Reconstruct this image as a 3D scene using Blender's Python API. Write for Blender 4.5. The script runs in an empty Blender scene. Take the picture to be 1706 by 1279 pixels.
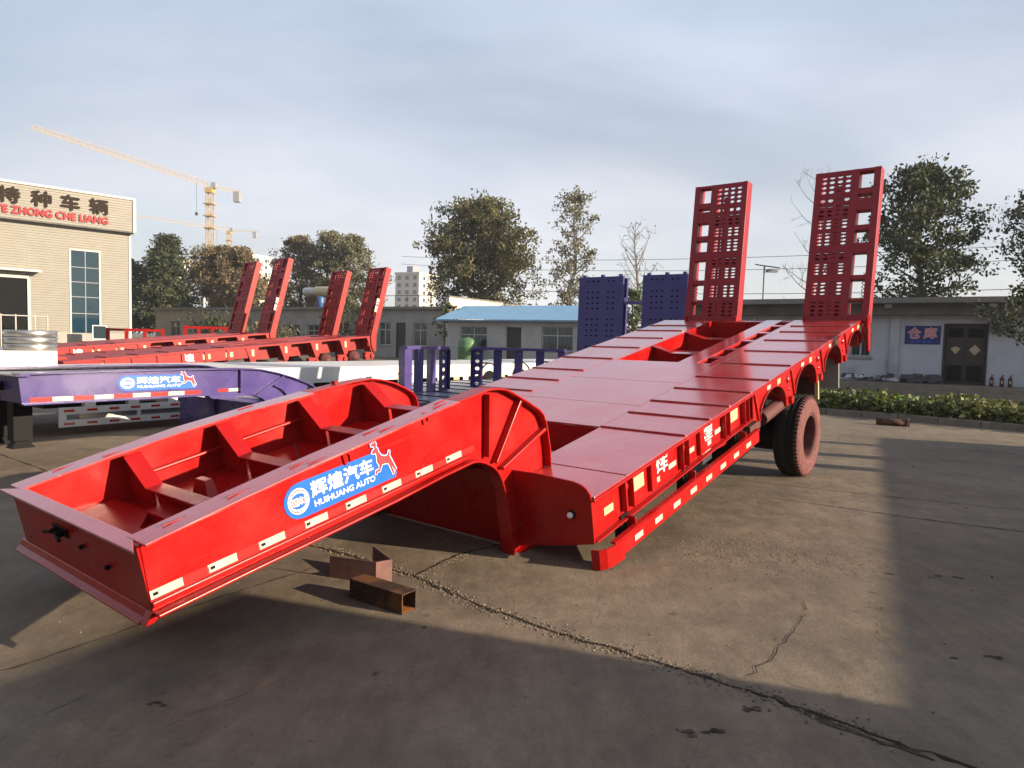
import bpy, math, random
import numpy as np
from mathutils import Vector, Matrix
R = math.radians
rnd = random.Random(7)
nrs = np.random.RandomState(11)
scn = bpy.context.scene
col = scn.collection

# ------------------------------------------------------------------ camera
PITCH, ROLL, CAM_H = 0.0608, 0.0246, 1.4906
fw = Vector((0, math.cos(PITCH), -math.sin(PITCH)))
up0 = Vector((0, math.sin(PITCH), math.cos(PITCH)))
rt = Vector((1, 0, 0)) * math.cos(ROLL) + up0 * math.sin(ROLL)
up = -Vector((1, 0, 0)) * math.sin(ROLL) + up0 * math.cos(ROLL)
cam = bpy.data.cameras.new('camera')
cam.sensor_width = 36.0
cam.lens = 1166.8 / 1706 * 36
cam.clip_start = 0.1
cam.clip_end = 3000
camo = bpy.data.objects.new('camera', cam)
col.objects.link(camo)
camo.matrix_world = Matrix(((rt.x, up.x, -fw.x, 0), (rt.y, up.y, -fw.y, 0), (rt.z, up.z, -fw.z, CAM_H), (0, 0, 0, 1)))
scn.camera = camo

# ------------------------------------------------------------------ sky and sun
SUN_AZ, SUN_EL = R(109.2), R(16)
world = bpy.data.worlds.new('World')
scn.world = world
world.use_nodes = True
nt = world.node_tree
nt.nodes.clear()
N = nt.nodes.new
L = nt.links.new
wout = N('ShaderNodeOutputWorld')
sky = N('ShaderNodeTexSky')
sky.sky_type = 'NISHITA'
sky.sun_disc = False
sky.sun_elevation = SUN_EL
sky.sun_rotation = SUN_AZ
sky.air_density = 1.0
sky.dust_density = 1.5
sky.ozone_density = 2.0
bg1 = N('ShaderNodeBackground')
bg1.inputs[1].default_value = 0.066
L(sky.outputs[0], bg1.inputs[0])
tc = N('ShaderNodeTexCoord')
sep = N('ShaderNodeSeparateXYZ')
L(tc.outputs['Generated'], sep.inputs[0])
# project the direction on a cloud layer so the streaks flatten towards the horizon
zc = N('ShaderNodeMath'); zc.operation = 'ADD'; zc.inputs[1].default_value = 0.22
L(sep.outputs[2], zc.inputs[0])
zm = N('ShaderNodeMath'); zm.operation = 'MAXIMUM'; zm.inputs[1].default_value = 0.1
L(zc.outputs[0], zm.inputs[0])
dx = N('ShaderNodeMath'); dx.operation = 'DIVIDE'
L(sep.outputs[0], dx.inputs[0]); L(zm.outputs[0], dx.inputs[1])
dy = N('ShaderNodeMath'); dy.operation = 'DIVIDE'
L(sep.outputs[1], dy.inputs[0]); L(zm.outputs[0], dy.inputs[1])
cmb = N('ShaderNodeCombineXYZ')
L(dx.outputs[0], cmb.inputs[0]); L(dy.outputs[0], cmb.inputs[1])
mp = N('ShaderNodeMapping')
mp.inputs['Rotation'].default_value = (0, 0, R(18))
mp.inputs['Scale'].default_value = (0.6, 0.85, 1)
mp.inputs['Location'].default_value = (2.3, 0.6, 0)
L(cmb.outputs[0], mp.inputs[0])
nz = N('ShaderNodeTexNoise')
nz.inputs['Scale'].default_value = 1.1
nz.inputs['Detail'].default_value = 7
nz.inputs['Roughness'].default_value = 0.52
nz.inputs['Distortion'].default_value = 0.35
L(mp.outputs[0], nz.inputs[0])
cr = N('ShaderNodeValToRGB')
cr.color_ramp.interpolation = 'EASE'
cr.color_ramp.elements[0].position = 0.36
cr.color_ramp.elements[0].color = (0.55, 0.55, 0.55, 1)
cr.color_ramp.elements[1].position = 0.66
cr.color_ramp.elements[1].color = (0.95, 0.95, 0.95, 1)
L(nz.outputs[0], cr.inputs[0])
# thin overcast: more veil towards the horizon, as a real layer shows
hz = N('ShaderNodeMapRange')
hz.inputs['From Min'].default_value = 0.0
hz.inputs['From Max'].default_value = 0.42
hz.inputs['To Min'].default_value = 1.0
hz.inputs['To Max'].default_value = 0.0
L(sep.outputs[2], hz.inputs[0])
cc = N('ShaderNodeMix'); cc.data_type = 'RGBA'
cc.inputs['A'].default_value = (0.248, 0.285, 0.352, 1)
cc.inputs['B'].default_value = (0.395, 0.388, 0.402, 1)
L(hz.outputs[0], cc.inputs['Factor'])
nz2 = N('ShaderNodeTexNoise')
nz2.inputs['Scale'].default_value = 0.95
nz2.inputs['Detail'].default_value = 4
nz2.inputs['Distortion'].default_value = 0.6
L(mp.outputs[0], nz2.inputs[0])
sh = N('ShaderNodeMapRange')
sh.inputs['From Min'].default_value = 0.3; sh.inputs['From Max'].default_value = 0.7
sh.inputs['To Min'].default_value = 0.88; sh.inputs['To Max'].default_value = 1.2
L(nz2.outputs[0], sh.inputs[0])
bg2 = N('ShaderNodeBackground')
L(cc.outputs['Result'], bg2.inputs[0]); L(sh.outputs[0], bg2.inputs[1])
mx = N('ShaderNodeMixShader')
L(cr.outputs[0], mx.inputs[0]); L(bg1.outputs[0], mx.inputs[1]); L(bg2.outputs[0], mx.inputs[2])
L(mx.outputs[0], wout.inputs[0])

sun = bpy.data.lights.new('sun', 'SUN')
sun.energy = 5.0
sun.angle = R(0.4)
sun.color = (1.0, 0.84, 0.63)
suno = bpy.data.objects.new('sun', sun)
col.objects.link(suno)
sdir = Vector((math.sin(SUN_AZ) * math.cos(SUN_EL), math.cos(SUN_AZ) * math.cos(SUN_EL), math.sin(SUN_EL)))
suno.rotation_euler = sdir.to_track_quat('Z', 'Y').to_euler()
suno.location = (20, -10, 30)

scn.view_settings.view_transform = 'Standard'
scn.view_settings.look = 'None'
scn.view_settings.exposure = 1.22
scn.view_settings.gamma = 1.0
scn.view_settings.use_curve_mapping = False

# ------------------------------------------------------------------ materials
def mat(name, c, rough=0.6, spec=0.5, metal=0.0, coat=0.0, var=0.0, vscale=6.0, bump=0.0, bscale=60.0,
        dust=None, dscale=3.0, dpos=(0.5, 0.75), rvar=0.0, trans=0.0, island=0.0, scr=None):
    m = bpy.data.materials.new(name)
    m.use_nodes = True
    t = m.node_tree
    b = t.nodes['Principled BSDF']
    b.inputs['Base Color'].default_value = (*c, 1)
    b.inputs['Roughness'].default_value = rough
    b.inputs['Specular IOR Level'].default_value = spec
    b.inputs['Metallic'].default_value = metal
    b.inputs['Coat Weight'].default_value = coat
    b.inputs['Coat Roughness'].default_value = 0.15
    n = t.nodes.new
    l = t.links.new
    src = None
    co = n('ShaderNodeTexCoord')
    if var > 0 or dust or rvar > 0:
        no = n('ShaderNodeTexNoise')
        no.inputs['Scale'].default_value = vscale
        no.inputs['Detail'].default_value = 6
        no.inputs['Roughness'].default_value = 0.6
        l(co.outputs['Object'], no.inputs[0])
        if rvar > 0:
            rr = n('ShaderNodeMapRange')
            rr.inputs['From Min'].default_value = 0.3; rr.inputs['From Max'].default_value = 0.7
            rr.inputs['To Min'].default_value = max(0.02, rough - rvar); rr.inputs['To Max'].default_value = rough + rvar
            l(no.outputs[0], rr.inputs[0]); l(rr.outputs[0], b.inputs['Roughness'])
        r = n('ShaderNodeMapRange')
        r.inputs['From Min'].default_value = 0.3; r.inputs['From Max'].default_value = 0.7
        r.inputs['To Min'].default_value = 1 - var; r.inputs['To Max'].default_value = 1 + var
        l(no.outputs[0], r.inputs[0])
        mm = n('ShaderNodeMix'); mm.data_type = 'RGBA'; mm.blend_type = 'MULTIPLY'
        mm.inputs['Factor'].default_value = 1
        mm.inputs['A'].default_value = (*c, 1)
        l(r.outputs[0], mm.inputs['B'])
        src = mm.outputs['Result']
    if island > 0:
        g = n('ShaderNodeNewGeometry')
        r = n('ShaderNodeMapRange')
        r.inputs['To Min'].default_value = 1 - island; r.inputs['To Max'].default_value = 1 + island
        l(g.outputs['Random Per Island'], r.inputs[0])
        mm = n('ShaderNodeMix'); mm.data_type = 'RGBA'; mm.blend_type = 'MULTIPLY'
        mm.inputs['Factor'].default_value = 1
        if src: l(src, mm.inputs['A'])
        else: mm.inputs['A'].default_value = (*c, 1)
        l(r.outputs[0], mm.inputs['B'])
        src = mm.outputs['Result']
    if dust:
        dn = n('ShaderNodeTexNoise')
        dn.inputs['Scale'].default_value = dscale
        dn.inputs['Detail'].default_value = 8
        dn.inputs['Roughness'].default_value = 0.65
        l(co.outputs['Object'], dn.inputs[0])
        dr = n('ShaderNodeMapRange')
        dr.inputs['From Min'].default_value = dpos[0]; dr.inputs['From Max'].default_value = dpos[1]
        dr.inputs['To Max'].default_value = dust[3]
        l(dn.outputs[0], dr.inputs[0])
        mm = n('ShaderNodeMix'); mm.data_type = 'RGBA'
        l(dr.outputs[0], mm.inputs['Factor'])
        l(src, mm.inputs['A'])
        mm.inputs['B'].default_value = (*dust[:3], 1)
        src = mm.outputs['Result']
    if scr:
        for rot, msc in ((0.3, (1.2, 38, 30)), (-.9, (30, 1.0, 34))):
            mp_ = n('ShaderNodeMapping'); mp_.inputs['Scale'].default_value = msc; mp_.inputs['Rotation'].default_value = (0, rot * .3, rot)
            sn = n('ShaderNodeTexNoise'); sn.inputs['Scale'].default_value = 1.6; sn.inputs['Detail'].default_value = 3
            l(co.outputs['Object'], mp_.inputs[0]); l(mp_.outputs[0], sn.inputs[0])
            sr = n('ShaderNodeMapRange'); sr.inputs['From Min'].default_value = 0.64; sr.inputs['From Max'].default_value = 0.74; sr.inputs['To Max'].default_value = scr[3]
            l(sn.outputs[0], sr.inputs[0])
            mm = n('ShaderNodeMix'); mm.data_type = 'RGBA'
            l(sr.outputs[0], mm.inputs['Factor']); l(src, mm.inputs['A']); mm.inputs['B'].default_value = (*scr[:3], 1)
            src = mm.outputs['Result']
    if src:
        l(src, b.inputs['Base Color'])
    if bump > 0:
        bn = n('ShaderNodeTexNoise')
        bn.inputs['Scale'].default_value = bscale
        bn.inputs['Detail'].default_value = 4
        l(co.outputs['Object'], bn.inputs[0])
        bp = n('ShaderNodeBump')
        bp.inputs['Strength'].default_value = bump
        bp.inputs['Distance'].default_value = 0.02
        l(bn.outputs[0], bp.inputs['Height']); l(bp.outputs[0], b.inputs['Normal'])
    if trans > 0:
        tr = n('ShaderNodeBsdfTranslucent')
        if src: l(src, tr.inputs[0])
        else: tr.inputs[0].default_value = (*c, 1)
        ms = n('ShaderNodeMixShader'); ms.inputs[0].default_value = trans
        l(b.outputs[0], ms.inputs[1]); l(tr.outputs[0], ms.inputs[2])
        l(ms.outputs[0], t.nodes['Material Output'].inputs[0])
    return m

M = {}
M['red'] = mat('red_paint', (0.34, 0.0045, 0.004), 0.3, 0.35, coat=0.0, var=0.12, vscale=2.5, bump=0.12, bscale=2.6, rvar=0.1, dust=(0.2, 0.03, 0.025, 0.2), dscale=5, dpos=(0.5, 0.8), scr=(0.36, 0.03, 0.025, 0.4))
M['deck_sheen_red'] = mat('red_deck_sheen_paint', (0.46, 0.012, 0.013), 0.22, 0.6, coat=1.0, var=0.08, vscale=1.8, bump=0.035, bscale=3.0, rvar=0.06, dust=(0.46, 0.25, 0.23, 0.5), dscale=2.2, dpos=(0.38, 0.85), scr=(0.5, 0.33, 0.3, 0.45))  # base and dust lightened towards pink: part of the sky sheen is in the colour
M['ramp_red'] = mat('ramp_red_paint', (0.26, 0.005, 0.012), 0.42, 0.4, var=0.1, vscale=4, rvar=0.08)
M['far_red'] = mat('weathered_red_paint', (0.27, 0.005, 0.005), 0.45, 0.25, var=0.2, vscale=3, dust=(0.22, 0.08, 0.06, 0.12), dscale=4, dpos=(0.45, 0.75))
M['purple'] = mat('purple_paint', (0.062, 0.042, 0.17), 0.28, 0.5, coat=0.3, var=0.1, vscale=2.5, rvar=0.08, bump=0.04, bscale=4)
M['blue_deck'] = mat('blue_grey_deck', (0.15, 0.15, 0.21), 0.35, 0.5, var=0.15, vscale=2, dust=(0.3, 0.28, 0.27, 0.4), dscale=4)
M['ramp_blue'] = mat('ramp_blue_paint', (0.036, 0.03, 0.14), 0.45, 0.4, var=0.12, vscale=3)
M['white'] = mat('white_paint', (0.62, 0.61, 0.58), 0.4, 0.5, var=0.08, vscale=3, dust=(0.4, 0.36, 0.3, 0.4), dscale=5)
M['black'] = mat('black_steel', (0.005, 0.0045, 0.005), 0.6, 0.15, var=0.2)
M['rubber'] = mat('tyre_tread_rubber', (0.018, 0.013, 0.014), 0.8, 0.25, var=0.25, vscale=9, bump=0.2, bscale=80)
M['rubber_red'] = mat('overspray_rubber', (0.155, 0.062, 0.058), 0.85, 0.2, var=0.22, vscale=14, bump=0.25, bscale=60, dust=(0.05, 0.025, 0.025, 0.5), dscale=9, dpos=(0.5, 0.75))
M['rim_red'] = mat('overspray_rim', (0.10, 0.034, 0.032), 0.65, 0.3, var=0.2, vscale=8)
M['tape'] = mat('reflective_tape', (0.46, 0.45, 0.39), 0.35, 0.5, var=0.1, vscale=30, dust=(0.3, 0.25, 0.2, 0.5), dscale=14, dpos=(0.48, 0.7))
M['tape_red'] = mat('red_reflective_tape', (0.42, 0.02, 0.02), 0.3, 0.5)
M['yellow'] = mat('amber_plate', (0.5, 0.42, 0.24), 0.4, 0.5, var=0.12, vscale=40)
M['lens_red'] = mat('red_lamp_lens', (0.42, 0.015, 0.012), 0.15, 0.6)
M['blue'] = mat('blue_decal', (0.005, 0.115, 0.56), 0.38, 0.5, var=0.1, vscale=5, dust=(0.12, 0.16, 0.3, 0.35), dscale=9, dpos=(0.5, 0.75))
M['ink_white'] = mat('white_lettering', (0.8, 0.8, 0.8), 0.45)
M['ink_red'] = mat('red_lettering', (0.5, 0.02, 0.03), 0.5)
M['sign_red'] = mat('sign_red_lettering', (0.28, 0.008, 0.012), 0.55, 0.3)
M['ink_brown'] = mat('bronze_lettering', (0.024, 0.015, 0.009), 0.7, 0.1, var=0.15)
M['galv'] = mat('galvanised_steel', (0.42, 0.41, 0.39), 0.32, 0.5, metal=0.85, var=0.12, vscale=10)
M['rust'] = mat('rusty_steel', (0.055, 0.03, 0.018), 0.75, 0.3, var=0.45, vscale=14, bump=0.2, bscale=90, dust=(0.2, 0.075, 0.022, 0.8), dscale=6, dpos=(0.5, 0.7))
M['rust_in'] = mat('bright_rust', (0.26, 0.085, 0.02), 0.85, 0.2, var=0.3, vscale=20)
M['primer'] = mat('primer_pink_steel', (0.22, 0.115, 0.098), 0.7, 0.3, var=0.2, vscale=12, dust=(0.12, 0.05, 0.04, 0.6), dscale=7)
M['cream'] = mat('cream_cladding', (0.235, 0.22, 0.188), 0.55, 0.4, var=0.07, vscale=1.2, dust=(0.25, 0.2, 0.14, 0.3), dscale=0.5)
M['cream_trim'] = mat('pale_trim', (0.42, 0.4, 0.36), 0.5)
M['plaster'] = mat('grey_plaster', (0.3, 0.285, 0.26), 0.9, 0.2, var=0.12, vscale=0.8, bump=0.1, bscale=8, dust=(0.15, 0.14, 0.13, 0.6), dscale=0.7, dpos=(0.5, 0.75))
M['white_wall'] = mat('whitewashed_wall', (0.43, 0.44, 0.48), 0.9, 0.2, var=0.1, vscale=0.9, dust=(0.16, 0.15, 0.15, 0.7), dscale=0.8, dpos=(0.52, 0.75))
M['hall_brick'] = mat('dark_brick', (0.13, 0.085, 0.065), 0.9, 0.2, var=0.2, vscale=1.0)
M['dark_roof'] = mat('dark_eave', (0.13, 0.122, 0.115), 0.85, 0.2, var=0.3, vscale=1.5)
M['shed_wall'] = mat('pale_grey_render', (0.4, 0.39, 0.37), 0.9, 0.2, var=0.1, vscale=0.8, bump=0.1, bscale=8, dust=(0.2, 0.18, 0.16, 0.6), dscale=0.7, dpos=(0.5, 0.75))
M['gable'] = mat('cream_render', (0.62, 0.54, 0.42), 0.9, 0.2, var=0.08)
M['blue_roof'] = mat('blue_sheet_roof', (0.16, 0.30, 0.46), 0.42, 0.5, var=0.1, vscale=1.0)
M['glass'] = mat('window_glass', (0.02, 0.035, 0.04), 0.05, 0.8)
M['glass_blue'] = mat('tinted_glass', (0.008, 0.03, 0.05), 0.04, 0.4)
M['frame_white'] = mat('window_frame', (0.5, 0.5, 0.48), 0.5)
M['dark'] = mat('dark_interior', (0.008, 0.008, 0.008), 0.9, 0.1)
M['door_brown'] = mat('brown_door', (0.035, 0.026, 0.022), 0.55, 0.4, var=0.2)
M['apt'] = mat('apartment_render', (0.5, 0.46, 0.42), 0.9, 0.2, var=0.05)
M['apt_grey'] = mat('apartment_grey', (0.25, 0.26, 0.28), 0.9, 0.2)
M['crane'] = mat('crane_yellow', (0.42, 0.27, 0.075), 0.6, 0.4, var=0.1)
M['bark'] = mat('bark', (0.085, 0.068, 0.052), 0.95, 0.1, var=0.3, vscale=3, bump=0.3, bscale=12)
M['bark_pale'] = mat('pale_bark', (0.2, 0.185, 0.165), 0.95, 0.1, var=0.25, vscale=2)
M['leaf_olive'] = mat('olive_leaves', (0.125, 0.115, 0.05), 0.6, 0.3, island=0.55, trans=0.3)
M['leaf_brown'] = mat('autumn_leaves', (0.18, 0.135, 0.075), 0.65, 0.3, island=0.5, trans=0.3)
M['leaf_dark'] = mat('dark_leaves', (0.055, 0.066, 0.03), 0.6, 0.3, island=0.5, trans=0.25)
M['leaf_grey'] = mat('dusty_leaves', (0.16, 0.15, 0.085), 0.65, 0.3, island=0.5, trans=0.3)
M['leaf_green'] = mat('green_leaves', (0.05, 0.075, 0.018), 0.55, 0.4, island=0.6, trans=0.3)
M['leaf_bright'] = mat('planter_leaves', (0.11, 0.19, 0.03), 0.5, 0.4, island=0.6, trans=0.35)
M['leaf_hedge'] = mat('yellowing_leaves', (0.11, 0.125, 0.03), 0.55, 0.4, island=0.6, trans=0.3)
M['kerb'] = mat('kerb_concrete', (0.19, 0.165, 0.13), 0.9, 0.2, var=0.2, vscale=5, bump=0.2, bscale=30)
M['soil'] = mat('soil', (0.04, 0.03, 0.02), 0.95, 0.1, var=0.4, vscale=5, bump=0.5, bscale=20)
M['green_tank'] = mat('green_plastic', (0.085, 0.17, 0.07), 0.5, 0.4, var=0.1, vscale=2)
M['barrel_blue'] = mat('blue_barrel', (0.03, 0.1, 0.24), 0.45)
M['heater'] = mat('cream_tank', (0.5, 0.42, 0.25), 0.35, 0.5)
M['banner'] = mat('navy_banner', (0.008, 0.018, 0.13), 0.6)
M['pink'] = mat('pink_lettering', (0.62, 0.12, 0.14), 0.6)
M['paper'] = mat('faded_paper', (0.42, 0.32, 0.2), 0.8)
M['junk_white'] = mat('white_sheeting', (0.45, 0.46, 0.48), 0.5, var=0.2, vscale=5)
M['junk_dark'] = mat('dark_scrap', (0.05, 0.05, 0.05), 0.7, var=0.4, vscale=6)
M['extinguisher'] = mat('dull_red_steel', (0.05, 0.01, 0.012), 0.7)
M['wire'] = mat('cable', (0.03, 0.03, 0.032), 0.6)
M['solar'] = mat('solar_panel', (0.02, 0.022, 0.035), 0.3, 0.5)
M['stone'] = mat('gravel', (0.17, 0.135, 0.098), 0.9, 0.2, island=0.55)
M['crack'] = mat('crack_dirt', (0.034, 0.027, 0.02), 0.95, 0.1, var=0.4, vscale=20, bump=0.6, bscale=70)
M['stain'] = mat('oil_stain', (0.045, 0.034, 0.028), 0.9, 0.1, var=0.3, vscale=20, dust=(0.10, 0.078, 0.056, 0.9), dscale=25, dpos=(0.42, 0.62))
M['scrape'] = mat('pale_scrape', (0.19, 0.17, 0.135), 0.9, 0.2, var=0.2, vscale=30)
M['tile_roof'] = mat('parapet_cap', (0.17, 0.16, 0.145), 0.9, var=.25, vscale=1.5)

def ground_material():
    m = bpy.data.materials.new('yard_concrete')
    m.use_nodes = True
    t = m.node_tree
    b = t.nodes['Principled BSDF']
    n = t.nodes.new; l = t.links.new
    co = n('ShaderNodeTexCoord')
    def noise(scale, det=6, rough=0.6, mscale=None, rot=0):
        x = n('ShaderNodeTexNoise')
        x.inputs['Scale'].default_value = scale; x.inputs['Detail'].default_value = det; x.inputs['Roughness'].default_value = rough
        if mscale:
            mp = n('ShaderNodeMapping'); mp.inputs['Scale'].default_value = mscale; mp.inputs['Rotation'].default_value = (0, 0, rot)
            l(co.outputs['Object'], mp.inputs[0]); l(mp.outputs[0], x.inputs[0])
        else: l(co.outputs['Object'], x.inputs[0])
        return x.outputs[0]
    def rng(s, a, bb, c, d):
        x = n('ShaderNodeMapRange'); x.inputs['From Min'].default_value = a; x.inputs['From Max'].default_value = bb
        x.inputs['To Min'].default_value = c; x.inputs['To Max'].default_value = d
        l(s, x.inputs[0]); return x.outputs[0]
    def mix(f, A, B, mode='MIX'):
        x = n('ShaderNodeMix'); x.data_type = 'RGBA'; x.blend_type = mode
        if isinstance(f, float): x.inputs['Factor'].default_value = f
        else: l(f, x.inputs['Factor'])
        for k, v in (('A', A), ('B', B)):
            if isinstance(v, tuple): x.inputs[k].default_value = (*v, 1)
            else: l(v, x.inputs[k])
        return x.outputs['Result']
    base = mix(rng(noise(0.35, 8), 0.35, 0.65, 0, 1), (0.128, 0.098, 0.066), (0.195, 0.153, 0.107))
    base = mix(1.0, base, rng(noise(2.6, 9, 0.7), 0.28, 0.72, 0.68, 1.28), 'MULTIPLY')
    base = mix(1.0, base, rng(noise(45, 5, 0.7), 0.28, 0.72, 0.84, 1.16), 'MULTIPLY')
    base = mix(1.0, base, rng(noise(9, 7, 0.7, (1, .35, 1), R(-25)), 0.28, 0.72, 0.8, 1.2), 'MULTIPLY')
    # dark oil and damp stains
    base = mix(rng(noise(0.9, 7, 0.65), 0.53, 0.72, 0, 0.7), base, (0.07, 0.055, 0.046))
    base = mix(rng(noise(5.0, 6, 0.75), 0.63, 0.76, 0, 0.65), base, (0.055, 0.043, 0.038))
    # pale scrapes dragged along the trailers' direction
    base = mix(rng(noise(1.0, 7, 0.75, (9, 0.8, 1), R(35)), 0.61, 0.78, 0, 0.45), base, (0.22, 0.195, 0.155))
    # rusty red dust
    base = mix(rng(noise(1.7, 8, 0.7), 0.62, 0.8, 0, 0.35), base, (0.19, 0.1, 0.075))
    # scattered oil drips
    vo = n('ShaderNodeTexVoronoi'); vo.inputs['Scale'].default_value = 3.2; vo.inputs['Randomness'].default_value = 1.0
    wob = n('ShaderNodeMix'); wob.data_type = 'VECTOR'; wob.inputs['Factor'].default_value = 0.06
    nzc = n('ShaderNodeTexNoise'); nzc.inputs['Scale'].default_value = 9
    l(co.outputs['Object'], nzc.inputs[0]); l(co.outputs['Object'], wob.inputs['A']); l(nzc.outputs['Color'], wob.inputs['B'])
    l(wob.outputs['Result'], vo.inputs['Vector'])
    spot = rng(vo.outputs['Distance'], 0.05, 0.11, 1, 0)
    gate = rng(noise(1.1, 4), 0.5, 0.6, 0, 0.75)
    sg = n('ShaderNodeMath'); sg.operation = 'MULTIPLY'; l(spot, sg.inputs[0]); l(gate, sg.inputs[1])
    base = mix(sg.outputs[0], base, (0.045, 0.036, 0.032))
    l(base, b.inputs['Base Color'])
    l(rng(noise(1.3, 5), 0.3, 0.7, 0.62, 0.9), b.inputs['Roughness'])
    b.inputs['Specular IOR Level'].default_value = 0.3
    bp = n('ShaderNodeBump'); bp.inputs['Strength'].default_value = 0.35; bp.inputs['Distance'].default_value = 0.012
    h1 = noise(70, 6, 0.7); h2 = noise(6, 6, 0.6)
    ad = n('ShaderNodeMath'); ad.operation = 'ADD'; l(h1, ad.inputs[0])
    h2r = rng(h2, 0, 1, 0, 2.5); l(h2r, ad.inputs[1])
    l(ad.outputs[0], bp.inputs['Height']); l(bp.outputs[0], b.inputs['Normal'])
    return m
M['ground'] = ground_material()

# ------------------------------------------------------------------ mesh helpers
class MB:
    def __init__(s): s.v = []; s.f = []; s.marks = []
    def poly(s, pts):
        i = len(s.v); s.v += [tuple(p) for p in pts]; s.f.append(tuple(range(i, i + len(pts)))); return s
    def hull8(s, p):  # p: 8 points, bottom 4 ccw then top 4
        s.marks.append((len(s.v), len(s.f))); i = len(s.v); s.v += [tuple(q) for q in p]
        for f in ((3, 2, 1, 0), (4, 5, 6, 7), (0, 1, 5, 4), (1, 2, 6, 5), (2, 3, 7, 6), (3, 0, 4, 7)):
            s.f.append(tuple(i + k for k in f))
        return s
    def box(s, x0, x1, y0, y1, z0, z1):
        return s.hull8([(x0, y0, z0), (x1, y0, z0), (x1, y1, z0), (x0, y1, z0), (x0, y0, z1), (x1, y0, z1), (x1, y1, z1), (x0, y1, z1)])
    def prism(s, pts, axis, a, b):
        """closed polygon in the two other axes, extruded along axis from a to b"""
        def P(p, w):
            return {'x': (w, p[0], p[1]), 'y': (p[0], w, p[1]), 'z': (p[0], p[1], w)}[axis]
        n = len(pts); i = len(s.v)
        s.v += [P(p, a) for p in pts] + [P(p, b) for p in pts]
        s.f.append(tuple(i + k for k in range(n))); s.f.append(tuple(i + n + k for k in reversed(range(n))))
        for k in range(n):
            k2 = (k + 1) % n
            s.f.append((i + k2, i + k, i + n + k, i + n + k2))
        return s
    def strip(s, path, axis, a, b, th):
        """thin band following a path (in the two other axes), thickness th to the path's left"""
        n = len(path); off = []
        for k in range(n):
            p0 = path[max(0, k - 1)]; p1 = path[min(n - 1, k + 1)]
            dx, dz = p1[0] - p0[0], p1[1] - p0[1]; L_ = math.hypot(dx, dz) or 1
            off.append((path[k][0] - dz / L_ * th, path[k][1] + dx / L_ * th))
        return s.prism(list(path) + off[::-1], axis, a, b)
    def tube(s, p0, p1, r0, r1=None, n=8, cap=True):
        r1 = r0 if r1 is None else r1; s.marks.append((len(s.v), len(s.f)))
        p0 = Vector(p0); p1 = Vector(p1); d = (p1 - p0)
        if d.length < 1e-6: return s
        d.normalize(); u = d.orthogonal().normalized(); w = d.cross(u)
        i = len(s.v)
        for p, r in ((p0, r0), (p1, r1)):
            for k in range(n):
                a = 2 * math.pi * k / n
                s.v.append(tuple(p + (u * math.cos(a) + w * math.sin(a)) * r))
        for k in range(n):
            k2 = (k + 1) % n
            s.f.append((i + k, i + k2, i + n + k2, i + n + k))
        if cap:
            s.f.append(tuple(i + k for k in reversed(range(n)))); s.f.append(tuple(i + n + k for k in range(n)))
        return s
    def lathe(s, prof, c, axis, n=32, close=False):
        """profile of (radius, along) turned about an axis through c"""
        i = len(s.v); m = len(prof)
        for k in range(n):
            a = 2 * math.pi * k / n; ca, sa = math.cos(a), math.sin(a)
            for r, h in prof:
                s.v.append({'x': (c[0] + h, c[1] + r * ca, c[2] + r * sa), 'y': (c[0] + r * ca, c[1] + h, c[2] + r * sa),
                            'z': (c[0] + r * ca, c[1] + r * sa, c[2] + h)}[axis])
        for k in range(n):
            k2 = (k + 1) % n
            for j in range(m if close else m - 1):
                j2 = (j + 1) % m
                s.f.append((i + k * m + j, i + k2 * m + j, i + k2 * m + j2, i + k * m + j2))
        return s
    def disc(s, c, axis, r, h, n=20):
        return s.lathe([(0.0005, 0), (r, 0), (r, h), (0.0005, h)], c, axis, n)
    def mesh(s, name, material, smooth=False):
        me = bpy.data.meshes.new(name)
        me.from_pydata(s.v, [], s.f)
        me.materials.append(material)
        if smooth:
            me.shade_smooth()
        me.update()
        return me
    def parts(s, name, m, parent=None):
        """one object for every box or tube collected"""
        out = []
        mk = s.marks + [(len(s.v), len(s.f))]
        for (a, fa), (b, fb) in zip(mk[:-1], mk[1:]):
            p = MB(); p.v = s.v[a:b]; p.f = [tuple(k - a for k in f) for f in s.f[fa:fb]]
            out.append(p.build(name, m, parent))
        return out
    def build(s, name, m, parent=None, smooth=False, fix=True):
        me = s.mesh(name, M[m] if isinstance(m, str) else m, smooth)
        o = bpy.data.objects.new(name, me)
        col.objects.link(o)
        if parent: o.parent = parent
        return o

def fix_normals(me):
    import bmesh
    bm = bmesh.new(); bm.from_mesh(me)
    bmesh.ops.recalc_face_normals(bm, faces=bm.faces)
    bm.to_mesh(me); bm.free()

def inst(me, name, parent, mtx=None):
    o = bpy.data.objects.new(name, me)
    col.objects.link(o)
    o.parent = parent
    if mtx is not None: o.matrix_local = mtx
    return o

def tag(o, label=None, cat=None, group=None, kind=None):
    if label: o['label'] = label
    if cat: o['category'] = cat
    if group: o['group'] = group
    if kind: o['kind'] = kind
    return o

def thing(name, label, cat, mtx=None, group=None):
    o = bpy.data.objects.new(name, None)
    col.objects.link(o)
    o.empty_display_size = 0.3
    if mtx is not None: o.matrix_world = mtx
    return tag(o, label, cat, group)

def frame(origin, ex, ey, ez):
    return Matrix(((ex[0], ey[0], ez[0], origin[0]), (ex[1], ey[1], ez[1], origin[1]), (ex[2], ey[2], ez[2], origin[2]), (0, 0, 0, 1)))

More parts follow.
